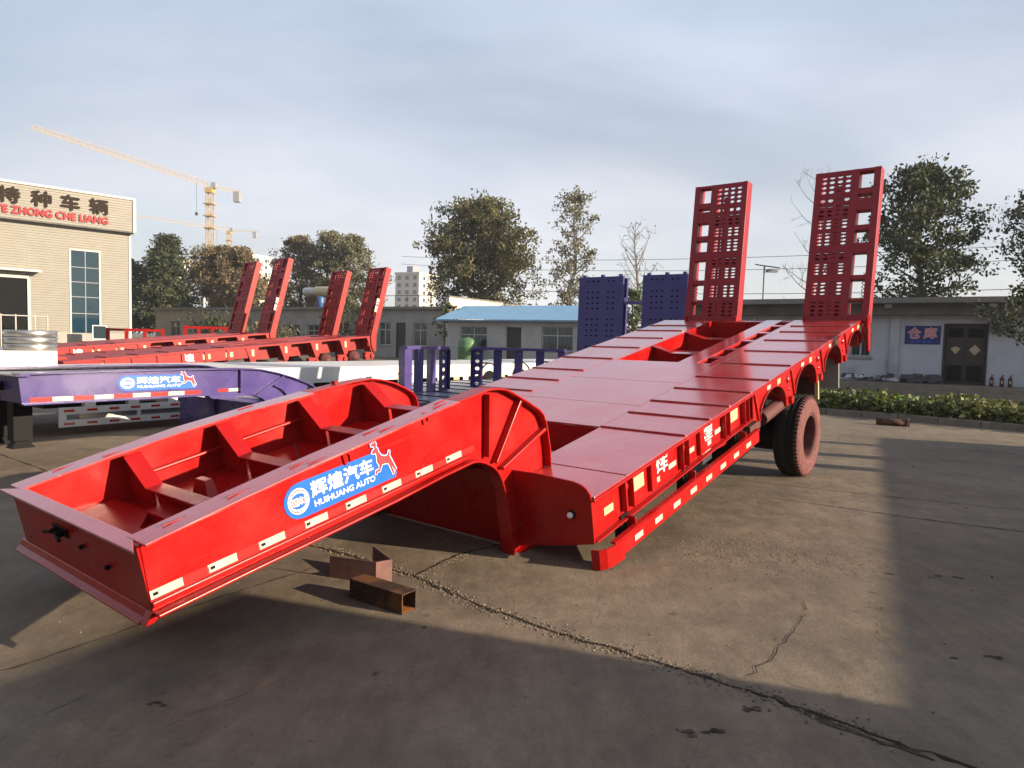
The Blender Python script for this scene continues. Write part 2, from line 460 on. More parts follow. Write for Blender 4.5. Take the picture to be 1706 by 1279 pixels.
def yawpitch(origin, yaw_deg, pitch_deg=0.0, s=1.0):
    """x runs along compass-like yaw (0 = +Y, clockwise) rising by pitch, y to the left, z up"""
    y, p = R(yaw_deg), R(pitch_deg)
    ex = Vector((math.sin(y) * math.cos(p), math.cos(y) * math.cos(p), math.sin(p)))
    ey = Vector((-math.cos(y), math.sin(y), 0))
    ez = ex.cross(ey)
    return frame(origin, ex * s, ey * s, ez * s)

_tcache = {}
def glyphs(body):
    if body not in _tcache:
        c = bpy.data.curves.new('t', 'FONT'); c.body = body
        c.resolution_u = 3
        o = bpy.data.objects.new('t', c); col.objects.link(o)
        dg = bpy.context.evaluated_depsgraph_get(); dg.update()
        me = bpy.data.meshes.new_from_object(o.evaluated_get(dg))
        v = np.array([x.co[:2] for x in me.vertices]); f = [tuple(p.vertices) for p in me.polygons]
        bpy.data.objects.remove(o); bpy.data.curves.remove(c); bpy.data.meshes.remove(me)
        v -= v.min(0)
        _tcache[body] = (v / v.max(0), f)
    return _tcache[body]

def text(name, body, o, u, v, m, parent, bold=0.0, depth=0.0, shear=0.0):
    """lettering filling the parallelogram o, o+u, o+v"""
    vv, ff = glyphs(body)
    o, u, v = Vector(o), Vector(u), Vector(v)
    nrm = u.cross(v).normalized()
    mb = MB()
    offs = [(0, 0)] if bold == 0 else [(0, 0), (bold, 0), (-bold, 0), (0, bold), (0, -bold)]
    un, vn = u.normalized(), v.normalized()
    for q, (du, dv) in enumerate(offs):
        i = len(mb.v)
        for a, b in vv:
            mb.v.append(tuple(o + u * float(a + shear * b) + v * float(b) + un * du + vn * dv + nrm * (depth + q * 0.0002)))
        mb.f += [tuple(i + k for k in f) for f in ff]
    return mb.build(name, m, parent)

# ------------------------------------------------------------------ ground
g = MB().poly([(-700, -120, 0), (700, -120, 0), (700, 1000, 0), (-700, 1000, 0)]).build('yard_ground', 'ground')
tag(g, kind='structure')

def jagged(pts, w, seed, name, parent=None, z=0.004, m='crack', jit=None, gaps=0.0):
    jit = w * .55 if jit is None else jit
    r = random.Random(seed)
    P = []
    for (x0, y0), (x1, y1) in zip(pts[:-1], pts[1:]):
        L_ = math.hypot(x1 - x0, y1 - y0); n = max(2, int(L_ / 0.05))
        for k in range(n):
            t = k / n
            P.append((x0 + (x1 - x0) * t + r.uniform(-1, 1) * jit, y0 + (y1 - y0) * t + r.uniform(-1, 1) * jit))
    P.append(pts[-1])
    mb = MB(); n = len(P); lft = []; rgt = []
    for k in range(n):
        a = P[max(0, k - 1)]; b = P[min(n - 1, k + 1)]
        dx, dy = b[0] - a[0], b[1] - a[1]; L_ = math.hypot(dx, dy) or 1
        ww = w * r.uniform(0.25, 1.0) * (0.15 if k in (0, n - 1) else 1)
        lft.append((P[k][0] - dy / L_ * ww / 2, P[k][1] + dx / L_ * ww / 2, z)); rgt.append((P[k][0] + dy / L_ * ww / 2, P[k][1] - dx / L_ * ww / 2, z))
    for k in range(n - 1):
        if r.random() >= gaps: mb.poly([rgt[k], rgt[k + 1], lft[k + 1], lft[k]])
    return mb.build(name, m, parent)
JOINT = [(-1.9, 5.3), (-1.5, 4.97), (-1.25, 4.84), (-0.586, 4.324), (-0.148, 3.852), (0.269, 3.512), (0.778, 3.173), (1.147, 2.89), (1.507, 2.573), (2.1, 2.1)]
jagged(JOINT, 0.027, 1, 'ground_joint', g)
jagged([(-0.586, 4.324), (-0.45, 4.6), (-0.358, 4.776), (0.1, 5.2)], 0.022, 2, 'ground_joint', g)
jagged([(1.08, 3.06), (1.256, 3.261), (1.5, 3.6), (1.62, 3.75), (1.765, 4.071)], 0.006, 3, 'ground_crack', g, jit=.016)
jagged([(1.157, 2.93), (1.226, 2.79), (1.357, 2.66), (1.485, 2.55), (1.577, 2.47)], .05, 9, 'dirt_streak', g, z=.003, m='stain', jit=.012)
for k, P_ in enumerate(([(-1.9, 2.3), (-1.785, 2.657), (-1.653, 2.88), (-1.498, 3.142)], [(-1.346, 2.377), (-1.271, 2.615), (-1.13, 2.78), (-1.02, 2.886)], [(-.846, 3.41), (-.737, 3.605)], [(1.245, 3.081), (1.434, 2.904)], [(1.434, 2.904), (1.66, 2.992)])):
    for q_ in range(3):
        jagged([(a + rnd.gauss(0, .012), b + rnd.gauss(0, .012)) for a, b in P_], .006, 20 + 3 * k + q_, 'scrape_mark', g, z=.003 + .0004 * q_, m='scrape', jit=.009, gaps=.7)
for cx, cy, n_, sp_ in ((-1.41, 2.73, 4, .03), (1.0, 2.80, 7, .05), (.72, 2.62, 5, .06), (2.2, 3.4, 4, .15), (2.7, 4.6, 5, .2)):
    for q_ in range(n_):
        x0, y0, r_ = cx + rnd.gauss(0, sp_), cy + rnd.gauss(0, sp_ * .5), rnd.uniform(.008, .035)
        a0 = rnd.uniform(0, 6.28)
        MB().poly([(x0 + r_ * rnd.uniform(.5, 1.3) * math.cos(a0 + k * .57), y0 + .6 * r_ * rnd.uniform(.5, 1.3) * math.sin(a0 + k * .57), .002 + q_ * .0001) for k in range(11)]).build('oil_stain', 'stain', g)
jagged([(-2.6, 2.75), (-2.156, 3.0), (-1.6, 3.93), (-1.2, 4.5)], 0.012, 4, 'ground_crack', g)
jagged([(2.6, 6.9), (3.6, 6.2), (5.0, 5.4), (7.0, 4.2)], 0.02, 5, 'ground_joint', g)
jagged([(0.9, 8.8), (3.4, 7.3), (5.8, 6.2), (9.0, 4.4)], 0.014, 6, 'ground_joint', g)
jagged([(-6.5, 8.6), (-4.6, 7.1), (-3.3, 6.2)], 0.014, 7, 'ground_joint', g)
jagged([(3.0, 12.4), (5.5, 11.4), (9.0, 9.6)], 0.02, 8, 'ground_joint', g)

def stones(name, spots, label, parent=None):
    mb = MB(); r = random.Random(5)
    for (x, y, s) in spots:
        i = len(mb.v)
        a = r.uniform(0, 6.28)
        for k in range(4):
            rr = s * r.uniform(0.6, 1.2)
            mb.v.append((x + rr * math.cos(a + k * 1.57), y + rr * math.sin(a + k * 1.57), 0.001))
        mb.v.append((x + r.uniform(-.3, .3) * s, y + r.uniform(-.3, .3) * s, s * r.uniform(0.5, 1.1)))
        for k in range(4): mb.f.append((i + k, i + (k + 1) % 4, i + 4))
    o = mb.build(name, 'stone')
    return tag(o, label, 'gravel', kind='stuff')
sp = []
for (x0, y0), (x1, y1) in zip(JOINT[1:-2], JOINT[2:-1]):
    L_ = math.hypot(x1 - x0, y1 - y0)
    for k in range(int(L_ * 420)):
        t = rnd.random(); w = rnd.gauss(0, 0.028)
        sp.append((x0 + (x1 - x0) * t + w, y0 + (y1 - y0) * t + w * 0.9, rnd.uniform(0.003, 0.010)))
for k in range(1500):
    a = rnd.gauss(0, 1); b = rnd.gauss(0, 1)
    sp.append((1.75 + 0.33 * a + 0.3 * b, 5.05 + 0.2 * b - 0.2 * a, rnd.uniform(0.003, 0.008)))
for k in range(700):
    a = rnd.gauss(0, 1); b = rnd.gauss(0, 1)
    sp.append((1.95 + 0.5 * a, 6.9 + 0.5 * b - .2 * a, rnd.uniform(0.003, 0.009)))
for k in range(900):
    sp.append((rnd.uniform(-3, 5), rnd.uniform(2.3, 10), rnd.uniform(0.002, 0.008)))
for k in range(250):
    t = rnd.random()
    sp.append((-.586 + .5 * t + rnd.gauss(0, .02), 4.324 + .75 * t + rnd.gauss(0, .02), rnd.uniform(0.003, 0.008)))
stones('gravel', sp, 'loose gravel along the cracked concrete joints')

# ------------------------------------------------------------------ shared trailer pieces
def ramp_mesh(w, Lh, th, m, side=1, cols=4):
    """ladder ramp: x across 0..w, z up 0..Lh, y thickness; perforated column beside an open column"""
    out = []
    bw = 0.075 * w / 0.9
    fr = MB().box(0, bw, 0, th, 0, Lh).box(w - bw * 1.25, w, 0, th, 0, Lh)
    xs = 0.58 * w
    xo = xs + 0.10 * w
    fr.box(xs, xo, 0.002, th * 0.9, 0.002, Lh - 0.002)
    out.append(('ramp_frame', fr.mesh('ramp_frame', M[m])))
    # solid plates between the openings of the open column
    ops = [(.02, .13), (.17, .195), (.277, .373), (.407, .49), (.554, .70), (.73, .85), (.868, .955)]
    prev = 0.0
    for a, b in ops + [(1.0, 1.0)]:
        z1, z0 = Lh * (1 - prev), Lh * (1 - a)
        bars = MB()
        bars.box(xo, w - bw * 1.25, 0.004, 0.016 if z1 - z0 > .08 else th * .6, max(z0, .003), min(z1, Lh - .003))
        bars.box(xo, w - bw * 1.25, 0.017, th * .8, max(z0, .003), max(z0, .003) + .014)
        out.append(('ramp_tread', bars.mesh('ramp_tread', M[m])))
        prev = b
    pl = MB(); back = MB()
    cw = (xs - bw) / cols
    rows_ = [(.025, .155, 4, 0), (.175, .215, 1, 0), (.225, .31, 3, 1), (.318, .39, 3, 0), (.405, .50, 4, 0), (.54, .60, 2, 1), (.612, .695, 4, 0), (.738, .83, 4, 0), (.862, .97, 4, 1)]
    prev = 0.0
    for a, b, nr, blocked in rows_ + [(1.0, 1.0, 0, 0)]:
        z1, z0 = Lh * (1 - prev), Lh * (1 - a)
        pl.box(bw, xs, .004, .014, z0 + .002, min(z1, Lh - .002) - .002)
        back.box(bw, xs, .015, th * .55, z0 + .004, z0 + .016)
        for j in range(nr):
            q1 = Lh * (1 - a - (b - a) * j / nr); q0 = Lh * (1 - a - (b - a) * (j + 1) / nr)
            for c in range(cols):
                cell(pl, bw + cw * c, bw + cw * (c + 1), q0, q1, .004, .014, .33, .30)
        if blocked: back.box(bw, xs, th * .5, th * .56, Lh * (1 - b), Lh * (1 - a))
        prev = b
    back.box(bw + cw * 2.1, bw + cw * 2.75, .016, th * .6, .01, Lh * .9)
    out.append(('perforated_plate', pl.mesh('perforated_plate', M[m])))
    out.append(('back_channel', back.mesh('back_channel', M[m])))
    if side < 0:
        for nm, me in out:
            for v in me.vertices: v.co.x = w - v.co.x
            me.flip_normals()
    return out

def cell(mb, x0, x1, z0, z1, y0, y1, rx, rz):
    cx, cz = (x0 + x1) / 2, (z0 + z1) / 2; hx, hz_ = (x1 - x0) * rx, (z1 - z0) * rz
    outer = [(x1, cz), (x1, z1), (cx, z1), (x0, z1), (x0, cz), (x0, z0), (cx, z0), (x1, z0)]
    inner = [(cx + hx * math.cos(k * math.pi / 4), cz + hz_ * math.sin(k * math.pi / 4)) for k in range(8)]
    i = len(mb.v)
    for y in (y0, y1):
        mb.v += [(p[0], y, p[1]) for p in outer] + [(p[0], y, p[1]) for p in inner]
    for k in range(8):
        k2 = (k + 1) % 8
        mb.f.append((i + k2, i + k, i + 8 + k, i + 8 + k2))
        mb.f.append((i + 16 + k, i + 16 + k2, i + 24 + k2, i + 24 + k))
        mb.f.append((i + 8 + k2, i + 8 + k, i + 24 + k, i + 24 + k2))

def logo_decal(parent, x0, x1, z0, z1, y, fade=False):
    """blue company decal on a web facing -y: oval emblem, characters, latin line and leaping deer"""
    w, h_ = x1 - x0, z1 - z0
    pts = []
    r = h_ * 0.5
    for k in range(9):
        a = math.pi / 2 + math.pi * k / 8
        pts.append((x0 + r + r * math.cos(a), z0 + r + r * math.sin(a)))
    pts += [(x1 - 0.02 * w, z0), (x1, z0 + 0.12 * h_), (x1 - 0.055 * w, z0 + 0.55 * h_), (x1 - 0.15 * w, z1)]
    d = MB().prism(pts, 'y', y, y + 0.002).build('decal', 'blue', parent)
    d['label'] = 'blue company decal with white lettering'
    cx, cz = x0 + 0.115 * w, z0 + 0.5 * h_
    def ell(a, b, yy, m, nm):
        MB().prism([(cx + a * math.cos(t * math.pi / 14), cz + b * math.sin(t * math.pi / 14)) for t in range(28)], 'y', yy, yy + 0.0006).build(nm, m, d)
    ell(0.085 * w, 0.36 * h_, y - 0.001, 'ink_white', 'emblem_ring')
    ell(0.078 * w, 0.32 * h_, y - 0.0018, 'ink_red', 'emblem_ring')
    ell(0.073 * w, 0.29 * h_, y - 0.0026, 'ink_white', 'emblem_ring')
    ell(0.066 * w, 0.22 * h_, y - 0.0034, 'blue', 'emblem_field')
    text('emblem_lettering', '辉煌车业', (cx - 0.066 * w, y - 0.0042, cz - 0.11 * h_), (0.132 * w, 0, 0), (0, 0, 0.22 * h_), 'ink_white', d, bold=0.0022)
    text('emblem_lettering', '辉煌车业', (cx - 0.062 * w, y - 0.0055, cz - 0.10 * h_), (0.124 * w, 0, 0), (0, 0, 0.20 * h_), 'ink_red', d)
    text('lettering', '辉煌汽车', (x0 + 0.225 * w, y - 0.0012, z0 + 0.43 * h_), (0.55 * w, 0, 0), (0, 0, 0.46 * h_), 'ink_white', d, bold=0.0024)
    text('lettering', 'HUIHUANG AUTO', (x0 + 0.235 * w, y - 0.0012, z0 + 0.16 * h_), (0.545 * w, 0, 0), (0, 0, 0.17 * h_), 'ink_white', d, bold=0.0012)
    # leaping deer, facing left
    deer = [(.02, .80), (.10, .87), (.20, .90), (.16, .97), (.04, 1.0), (.02, 1.06), (.10, 1.04), (.16, 1.12), (.20, 1.03), (.26, 1.10), (.30, 1.02), (.27, .92), (.34, .88), (.36, .78),
            (.46, .66), (.62, .60), (.76, .60), (.86, .72), (.90, .70), (.86, .56), (.92, .46), (.97, .36), (1.10, .12), (1.05, .08), (.90, .28), (.98, .02), (.92, .0), (.80, .26), (.76, .36),
            (.58, .40), (.44, .40), (.30, .24), (.16, .26), (.14, .20), (.06, .20), (.10, .31), (.28, .32), (.30, .42), (.22, .52), (.24, .68), (.22, .78), (.12, .77)]
    dx0, dz0, dw, dh = x1 - 0.225 * w, z0 + 0.10 * h_, 0.20 * w, 1.12 * h_
    cxm, czm = .55, .5
    P = [(dx0 + a * dw, dz0 + b * dh) for a, b in deer]
    def grow(P, e):
        out = []; n = len(P)
        for k in range(n):
            a, b = P[k - 1], P[(k + 1) % n]
            dx, dz = b[0] - a[0], b[1] - a[1]; L_ = math.hypot(dx, dz) or 1
            out.append((P[k][0] - dz / L_ * e, P[k][1] + dx / L_ * e))
        return out
    s_ = 0.009 * w
    MB().prism(grow(P, s_ * 1.3), 'y', y - 0.0016, y - 0.0008).build('deer_outline', 'blue', d)
    MB().prism(grow(P, s_ * 0.6), 'y', y - 0.0026, y - 0.0018).build('deer_outline', 'ink_white', d)
    MB().prism(P, 'y', y - 0.0036, y - 0.0028).build('deer_body', 'ink_red', d)
    return d

def lerp(a, b, t): return a + (b - a) * t

# ------------------------------------------------------------------ main red trailer
MT = frame((0.5459, 4.4662, 0.4931), (0.6137, 0.7637, 0.2013), (-0.7796, 0.6263, 0), (-0.1261, -0.1569, 0.9795))
T = thing('lowbed_trailer', 'large glossy red lowbed trailer in the foreground with raised twin ramps', 'trailer', MT)

GN_TOP = [(-2.46, .61), (-2.0, .645), (-1.5, .676), (-1.0, .698), (-.5, .722), (-.22, .728), (-.135, .715), (-.05, .69), (.018, .65), (.174, .545), (.29, .46), (.335, .41), (.361, .335), (.375, .152), (.363, .003)]
GN_BOT = [(-2.47, .30), (-1.95, .303), (-1.5, .303), (-1.1, .306), (-.7, .318), (-.44, .318), (-.38, .303), (-.32, .272), (-.26, .23), (-.222, .19), (-.195, .15), (-.178, .105), (-.160, .03), (-.150, -.06), (-.14, -.29), (-.135, -.49)]
YR, YL = 0.66, 2.24     # web planes
GN_TOP_R = GN_TOP
GN_TOP_L = [(-2.46, .61), (-2.0, .643), (-1.5, .67), (-1.0, .676), (-.5, .672), (-.1, .66), (.085, .643), (.2, .612), (.338, .55), (.45, .48), (.52, .425), (.55, .385), (.565, .33), (.57, .15), (.565, .003)]
for side, yw in ((1, YR), (-1, YL)):
    ya, yb = (yw, yw + 0.014) if side > 0 else (yw - 0.014, yw)
    GN_TOP = GN_TOP_R if side > 0 else GN_TOP_L
    web = GN_TOP + [(0.0, 0.003), (0.0, -.488)] + GN_BOT[::-1]
    MB().prism(web, 'y', ya, yb).build('gooseneck_web', 'red', T)
    # bottom flange following the underside and the drop to the ground
    f0, f1 = (0.60, 0.70) if side > 0 else (yw - 0.04, yw + 0.06)
    MB().strip(GN_BOT, 'y', f0, f1, -0.014).build('bottom_flange', 'red', T)
    # rim flange round the fan
    f0, f1 = (0.598, 0.735) if side > 0 else (yw - 0.075, yw + 0.062)
    MB().strip(GN_TOP[4:], 'y', f0, f1, 0.014).build('fan_rim', 'red', T)
    # wide top flange
    f0, f1 = (0.598, 0.775) if side > 0 else (yw - 0.12, yw + 0.062)
    MB().strip(GN_TOP[:5], 'y', f0, f1, 0.014).build('top_flange', 'deck_sheen_red', T)
    # radial ribs of the fan
    o0, o1 = (0.606, 0.66) if side > 0 else (yw, yw + 0.054)
    for (a, b) in (((-.20, .70), (-.275, .29)), ((.115, .575), (-.205, .225)), ((.365, .30), (-.15, .165))):
        dx, dz = b[0] - a[0], b[1] - a[1]; L_ = math.hypot(dx, dz); nx, nz_ = -dz / L_ * 0.012, dx / L_ * 0.012
        MB().prism([(a[0] + nx, a[1] + nz_), (a[0] - nx, a[1] - nz_), (b[0] - nx, b[1] - nz_), (b[0] + nx, b[1] + nz_)], 'y', o0, o1).build('fan_rib', 'red', T)
    if side > 0:
        # faint welded arc and brackets on the outer web
        arc = [(-.62 + .30 * math.cos(R(175 - 9.5 * k)) * .8, .33 + .17 * math.sin(R(175 - 9.5 * k))) for k in range(12)]
        wa = MB()
        for p, q_ in zip(arc[:-1], arc[1:]): wa.tube((p[0], .659, p[1]), (q_[0], .659, q_[1]), .004, n=6)
        wa.build('weld_arc', 'red', T)
        for x, z in ((-1.36, .60), (-.76, .655)):
            hk = [(x - .022, z), (x - .03, z + .055), (x - .012, z + .075), (x + .012, z + .072), (x + .03, z + .05), (x + .026, z + .01), (x + .014, z + .012), (x + .016, z + .045), (x, z + .058), (x - .012, z + .045), (x - .008, z)]
            MB().prism(hk, 'y', 0.648, 0.6605).build('lashing_hook', 'red', T)
GN_TOP = GN_TOP_R
# tabs welded on the top flanges
tab = MB().box(-.06, .06, -.006, .006, 0, .004).mesh('flange_tab', M['red'])
for x, y in ((-2.28, .70), (-1.98, .68), (-1.62, .70), (-1.55, .64), (-1.05, .66), (-1.12, .72), (-.62, .66), (-.55, .72), (-2.2, 2.25), (-1.95, 2.17), (-1.0, 2.25)):
    gt = GN_TOP_R if y < 1.5 else GN_TOP_L
    i = max(k for k in range(5) if gt[k][0] <= x)
    a, b = gt[i], gt[i + 1]
    z = lerp(a[1], b[1], (x - a[0]) / (b[0] - a[0])) + 0.014
    inst(tab, 'flange_tab', T, Matrix.Translation((x, y, z)))
# front cross flange, face and lip
fl = MB().hull8([(-2.515, .585, .603), (-2.435, .77, .609), (-2.435, 2.12, .609), (-2.515, 2.315, .603), (-2.515, .585, .617), (-2.435, .77, .624), (-2.435, 2.12, .624), (-2.515, 2.315, .617)])
fl.build('front_flange', 'deck_sheen_red', T)
MB().hull8([(-2.47, .665, .29), (-2.455, .665, .29), (-2.455, 2.235, .29), (-2.47, 2.235, .29), (-2.475, .665, .602), (-2.46, .665, .602), (-2.46, 2.235, .602), (-2.475, 2.235, .602)]).build('front_face', 'red', T)
MB().prism([(-2.472, .30), (-2.488, .268), (-2.515, .25), (-2.515, .241), (-2.47, .252), (-2.44, .29)], 'y', .72, 2.31).build('front_lip', 'red', T)
MB().prism([(-2.472, .30), (-2.51, .248), (-2.47, .25), (-2.40, .288)], 'y', .66, .72).build('lip_end', 'red', T)
cp = MB()
cp.tube((-2.475, 1.60, .50), (-2.51, 1.60, .50), .015, n=10).tube((-2.475, 1.52, .50), (-2.52, 1.52, .50), .02, n=10)
cp.tube((-2.515, 1.52, .50), (-2.525, 1.45, .485), .010, n=8).tube((-2.51, 1.60, .50), (-2.52, 1.68, .49), .009, n=8).box(-2.482, -2.475, 1.47, 1.66, .475, .525)
cp.build('air_coupling', 'black', T)
sk = MB()
sk.tube((-2.475, 1.30, .47), (-2.495, 1.30, .47), .012, n=10).tube((-2.475, 1.02, .43), (-2.495, 1.02, .43), .013, n=8)
sk.parts('electric_socket', 'black', T)
# floor, frames and gussets inside the gooseneck
MB().box(-2.455, -0.01, YR + .015, YL - .015, .315, .327).build('gooseneck_floor', 'red', T)
MB().prism([(-2.45, 2.22), (-1.98, 2.22), (-1.98, 1.75), (-2.12, 1.55), (-2.12, 1.15), (-2.0, .95), (-2.0, .69), (-2.45, .69)], 'z', .3275, .372).build('kingpin_plate', 'red', T)
MB().box(-2.0, -1.86, .69, 1.75, .3275, .385).build('kingpin_beam', 'red', T)
for k, x in enumerate((-1.91, -1.30, -.64, -.02)):
    zt = (.622, .645, .645, .625)[k]; zb = .3275 if k < 3 else .012; x1 = x + .105
    MB().hull8([(x, 2.12, zt), (x1, 2.12, zt + .004), (x1, 1.90, .450), (x, 1.90, .450), (x, 2.13, zt + .012), (x1, 2.13, zt + .016), (x1, 1.91, .462), (x, 1.91, .462)]).build('gusset', 'red', T)
    MB().prism([(2.222, zb), (1.93, zb), (1.93, .447), (2.12, zt - .006), (2.222, zt - .006)], 'x', x + .04, x + .055).build('gusset_web', 'red', T)
    MB().box(x, x1, .69, 1.905, .450, .462).build('crossmember', 'red', T)
    MB().box(x + .055, x + .07, .69, 1.905, zb, .449).build('crossmember_web', 'red', T)
MB().tube((-1.80, 2.19, .47), (-.45, 2.19, .51), .014, n=8).build('air_pipe', 'red', T)
MB().hull8([(-1.70, 1.60, .328), (-1.62, 1.60, .328), (-1.62, 1.82, .328), (-1.70, 1.82, .328), (-1.67, 1.66, .46), (-1.62, 1.66, .46), (-1.62, 1.78, .46), (-1.67, 1.78, .46)]).build('stand_bracket', 'red', T)
MB().tube((-.98, 1.7, .33), (-.92, 1.85, .45), .006, n=6).build('cable_stub', 'rust', T)
# white tape with red between, along the lower web
tp = MB().box(0, .145, 0, .001, 0, .040).mesh('reflector', M['tape'])
tpr = MB().box(0, .12, 0, .001, 0, .038).mesh('reflector', M['tape_red'])
prt = MB().box(0, .022, 0, .0006, 0, .014).mesh('reflector_print', M['black'])
for k in range(9):
    x = -2.465 + .268 * k - .006 * k
    z = .355 if k < 7 else .36
    if x > -.42: break
    o = inst(tp, 'reflector', T, Matrix.Translation((x, YR - .003, z)))
    inst(prt, 'reflector_print', o, Matrix.Translation((.012, -.0008, .013)))
    if k < 8: inst(tpr, 'reflector', T, Matrix.Translation((x + .147, YR - .003, z + .001)))
MB().prism([(-2.468, .345), (-.45, .35), (-.45, .326), (-2.468, .318)], 'y', .640, .659).build('lower_web_band', 'red', T)
logo_decal(T, -1.775, -1.03, .418, .607, YR - .0035)

# deck front plate
FP = [(.02, -.325), (.02, -.02), (.025, .02), (.05, .055), (.09, .08), (.15, .094), (.44, .106), (.735, .10), (1.5, .0), (2.265, .10), (2.56, .106), (2.85, .094), (2.93, .07), (2.98, .0), (2.98, -.325), (2.8, -.37), (2.265, -.49), (.735, -.49), (.2, -.372)]
MB().prism(FP, 'x', -.006, .008).build('front_plate', 'red', T)
MB().disc((-.0065, .18, -.142), 'x', .032, -.002, 24).build('plate_hole', 'black', T)
sphere = MB().lathe([(.0005, -.022), (.012, -.019), (.02, -.009), (.022, 0), (.02, .009), (.012, .019), (.0005, .022)], (-.018, .188, -.147), 'x', 16)
sphere.build('white_plug', 'ink_white', T, smooth=True)
for y in (.725, 2.275):
    MB().box(-.13, -.007, y - .012, y + .012, -.49, -.1).build('neck_stiffener', 'red', T)
MB().box(-.14, .05, .60, .74, -.502, -.488).build('foot_plate', 'red', T)
MB().box(-.14, .05, 2.20, 2.34, -.502, -.488).build('foot_plate', 'red', T)

# deck
DL = 7.02
def deck_part(x0, x1, y0, y1, name='deck_panel', z=0.0, th=.012):
    return MB().box(x0, x1, y0, y1, z - th, z).build(name, 'deck_sheen_red', T)
ribx = [.445, 1.39, 1.87, 2.30, 2.81, 3.33, 4.01, 4.73, 5.43, 6.04, 6.49]
edges = [.012] + ribx + [DL]
for y0, y1 in ((.004, .80), (2.215, 2.996)):
    for k in range(len(edges) - 1):
        deck_part(edges[k] + (.002 if k else 0), edges[k + 1] - .002, y0, y1, z=.0005 * rnd.uniform(-1, 1))
    for k, x in enumerate(ribx):
        if k == 0:
            MB().box(x - .004, x + .004, y0, y1, -.0005, .004).build('deck_seam', 'red', T)
        else:
            MB().box(x - .009, x + .009, y0 + .004, y1 - .002, -.001, .014).parts('deck_rib', 'deck_sheen_red', T)
# centre panels (well behind the gooseneck is open from .38 to 1.39)
for x0, x1 in ((1.39, 2.10), (2.104, 3.02), (3.024, 3.98)):
    deck_part(x0, x1, .802, 2.213, z=-.0008)
MB().box(.016, .37, .802, 2.213, -.012, -.001).build('deck_panel', 'deck_sheen_red', T)
# open front well
MB().box(.375, 1.388, .795, .802, -.36, -.013).box(.375, 1.388, 2.213, 2.22, -.36, -.013).box(1.383, 1.389, .802, 2.213, -.36, -.013).parts('well_wall', 'red', T)
MB().box(.37, 1.388, .802, 2.213, -.372, -.36).build('well_floor', 'red', T)
MB().box(.88, .94, .81, 2.2, -.36, -.1).build('well_crossbeam', 'red', T)
# rear bays: spine beam, inner walls and cross members
MB().box(3.985, DL, 1.07, 1.315, -.30, -.002).build('spine_beam', 'deck_sheen_red', T)
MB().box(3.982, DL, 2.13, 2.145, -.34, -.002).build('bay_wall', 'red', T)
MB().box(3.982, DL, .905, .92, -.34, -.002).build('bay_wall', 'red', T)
MB().box(3.982, DL, 2.146, 2.213, -.012, -.0012).build('bay_flange', 'deck_sheen_red', T)
MB().box(3.982, DL, .80, .904, -.012, -.0012).build('bay_flange', 'deck_sheen_red', T)
MB().box(3.972, 3.984, .82, 2.2, -.34, -.013).build('bay_wall', 'red', T)
for x in (4.88, 5.93):
    MB().box(x, x + .10, 1.316, 1.84, -.105, -.093).parts('crossmember', 'deck_sheen_red', T)
    MB().box(x + .04, x + .055, 1.316, 2.128, -.34, -.106).build('crossmember_web', 'red', T)
    MB().hull8([(x, 2.128, -.012), (x + .10, 2.128, -.012), (x + .10, 1.84, -.105), (x, 1.84, -.105), (x, 2.128, 0), (x + .10, 2.128, 0), (x + .10, 1.84, -.093), (x, 1.84, -.093)]).build('gusset', 'red', T)
    MB().prism([(2.128, -.106), (1.84, -.106), (2.128, -.013)], 'x', x + .04, x + .055).build('gusset_web', 'red', T)
for x in (4.40, 5.42, 6.45):
    MB().box(x, x + .11, 1.316, 2.128, -.20, -.188).box(x + .05, x + .062, 1.316, 2.128, -.34, -.201).parts('crossmember', 'red', T)
for x in (4.30, 4.80, 5.36, 5.95, 6.5):
    MB().box(x, x + .09, .921, 1.069, -.018, -.004).box(x + .04, x + .05, .921, 1.069, -.3, -.019).parts('crossmember', 'deck_sheen_red', T)
MB().box(3.99, DL, .93, 2.12, -.352, -.342).build('bay_floor', 'red', T)
MB().box(DL - .09, DL + .02, .02, 2.98, -.36, -.014).build('rear_beam', 'red', T)

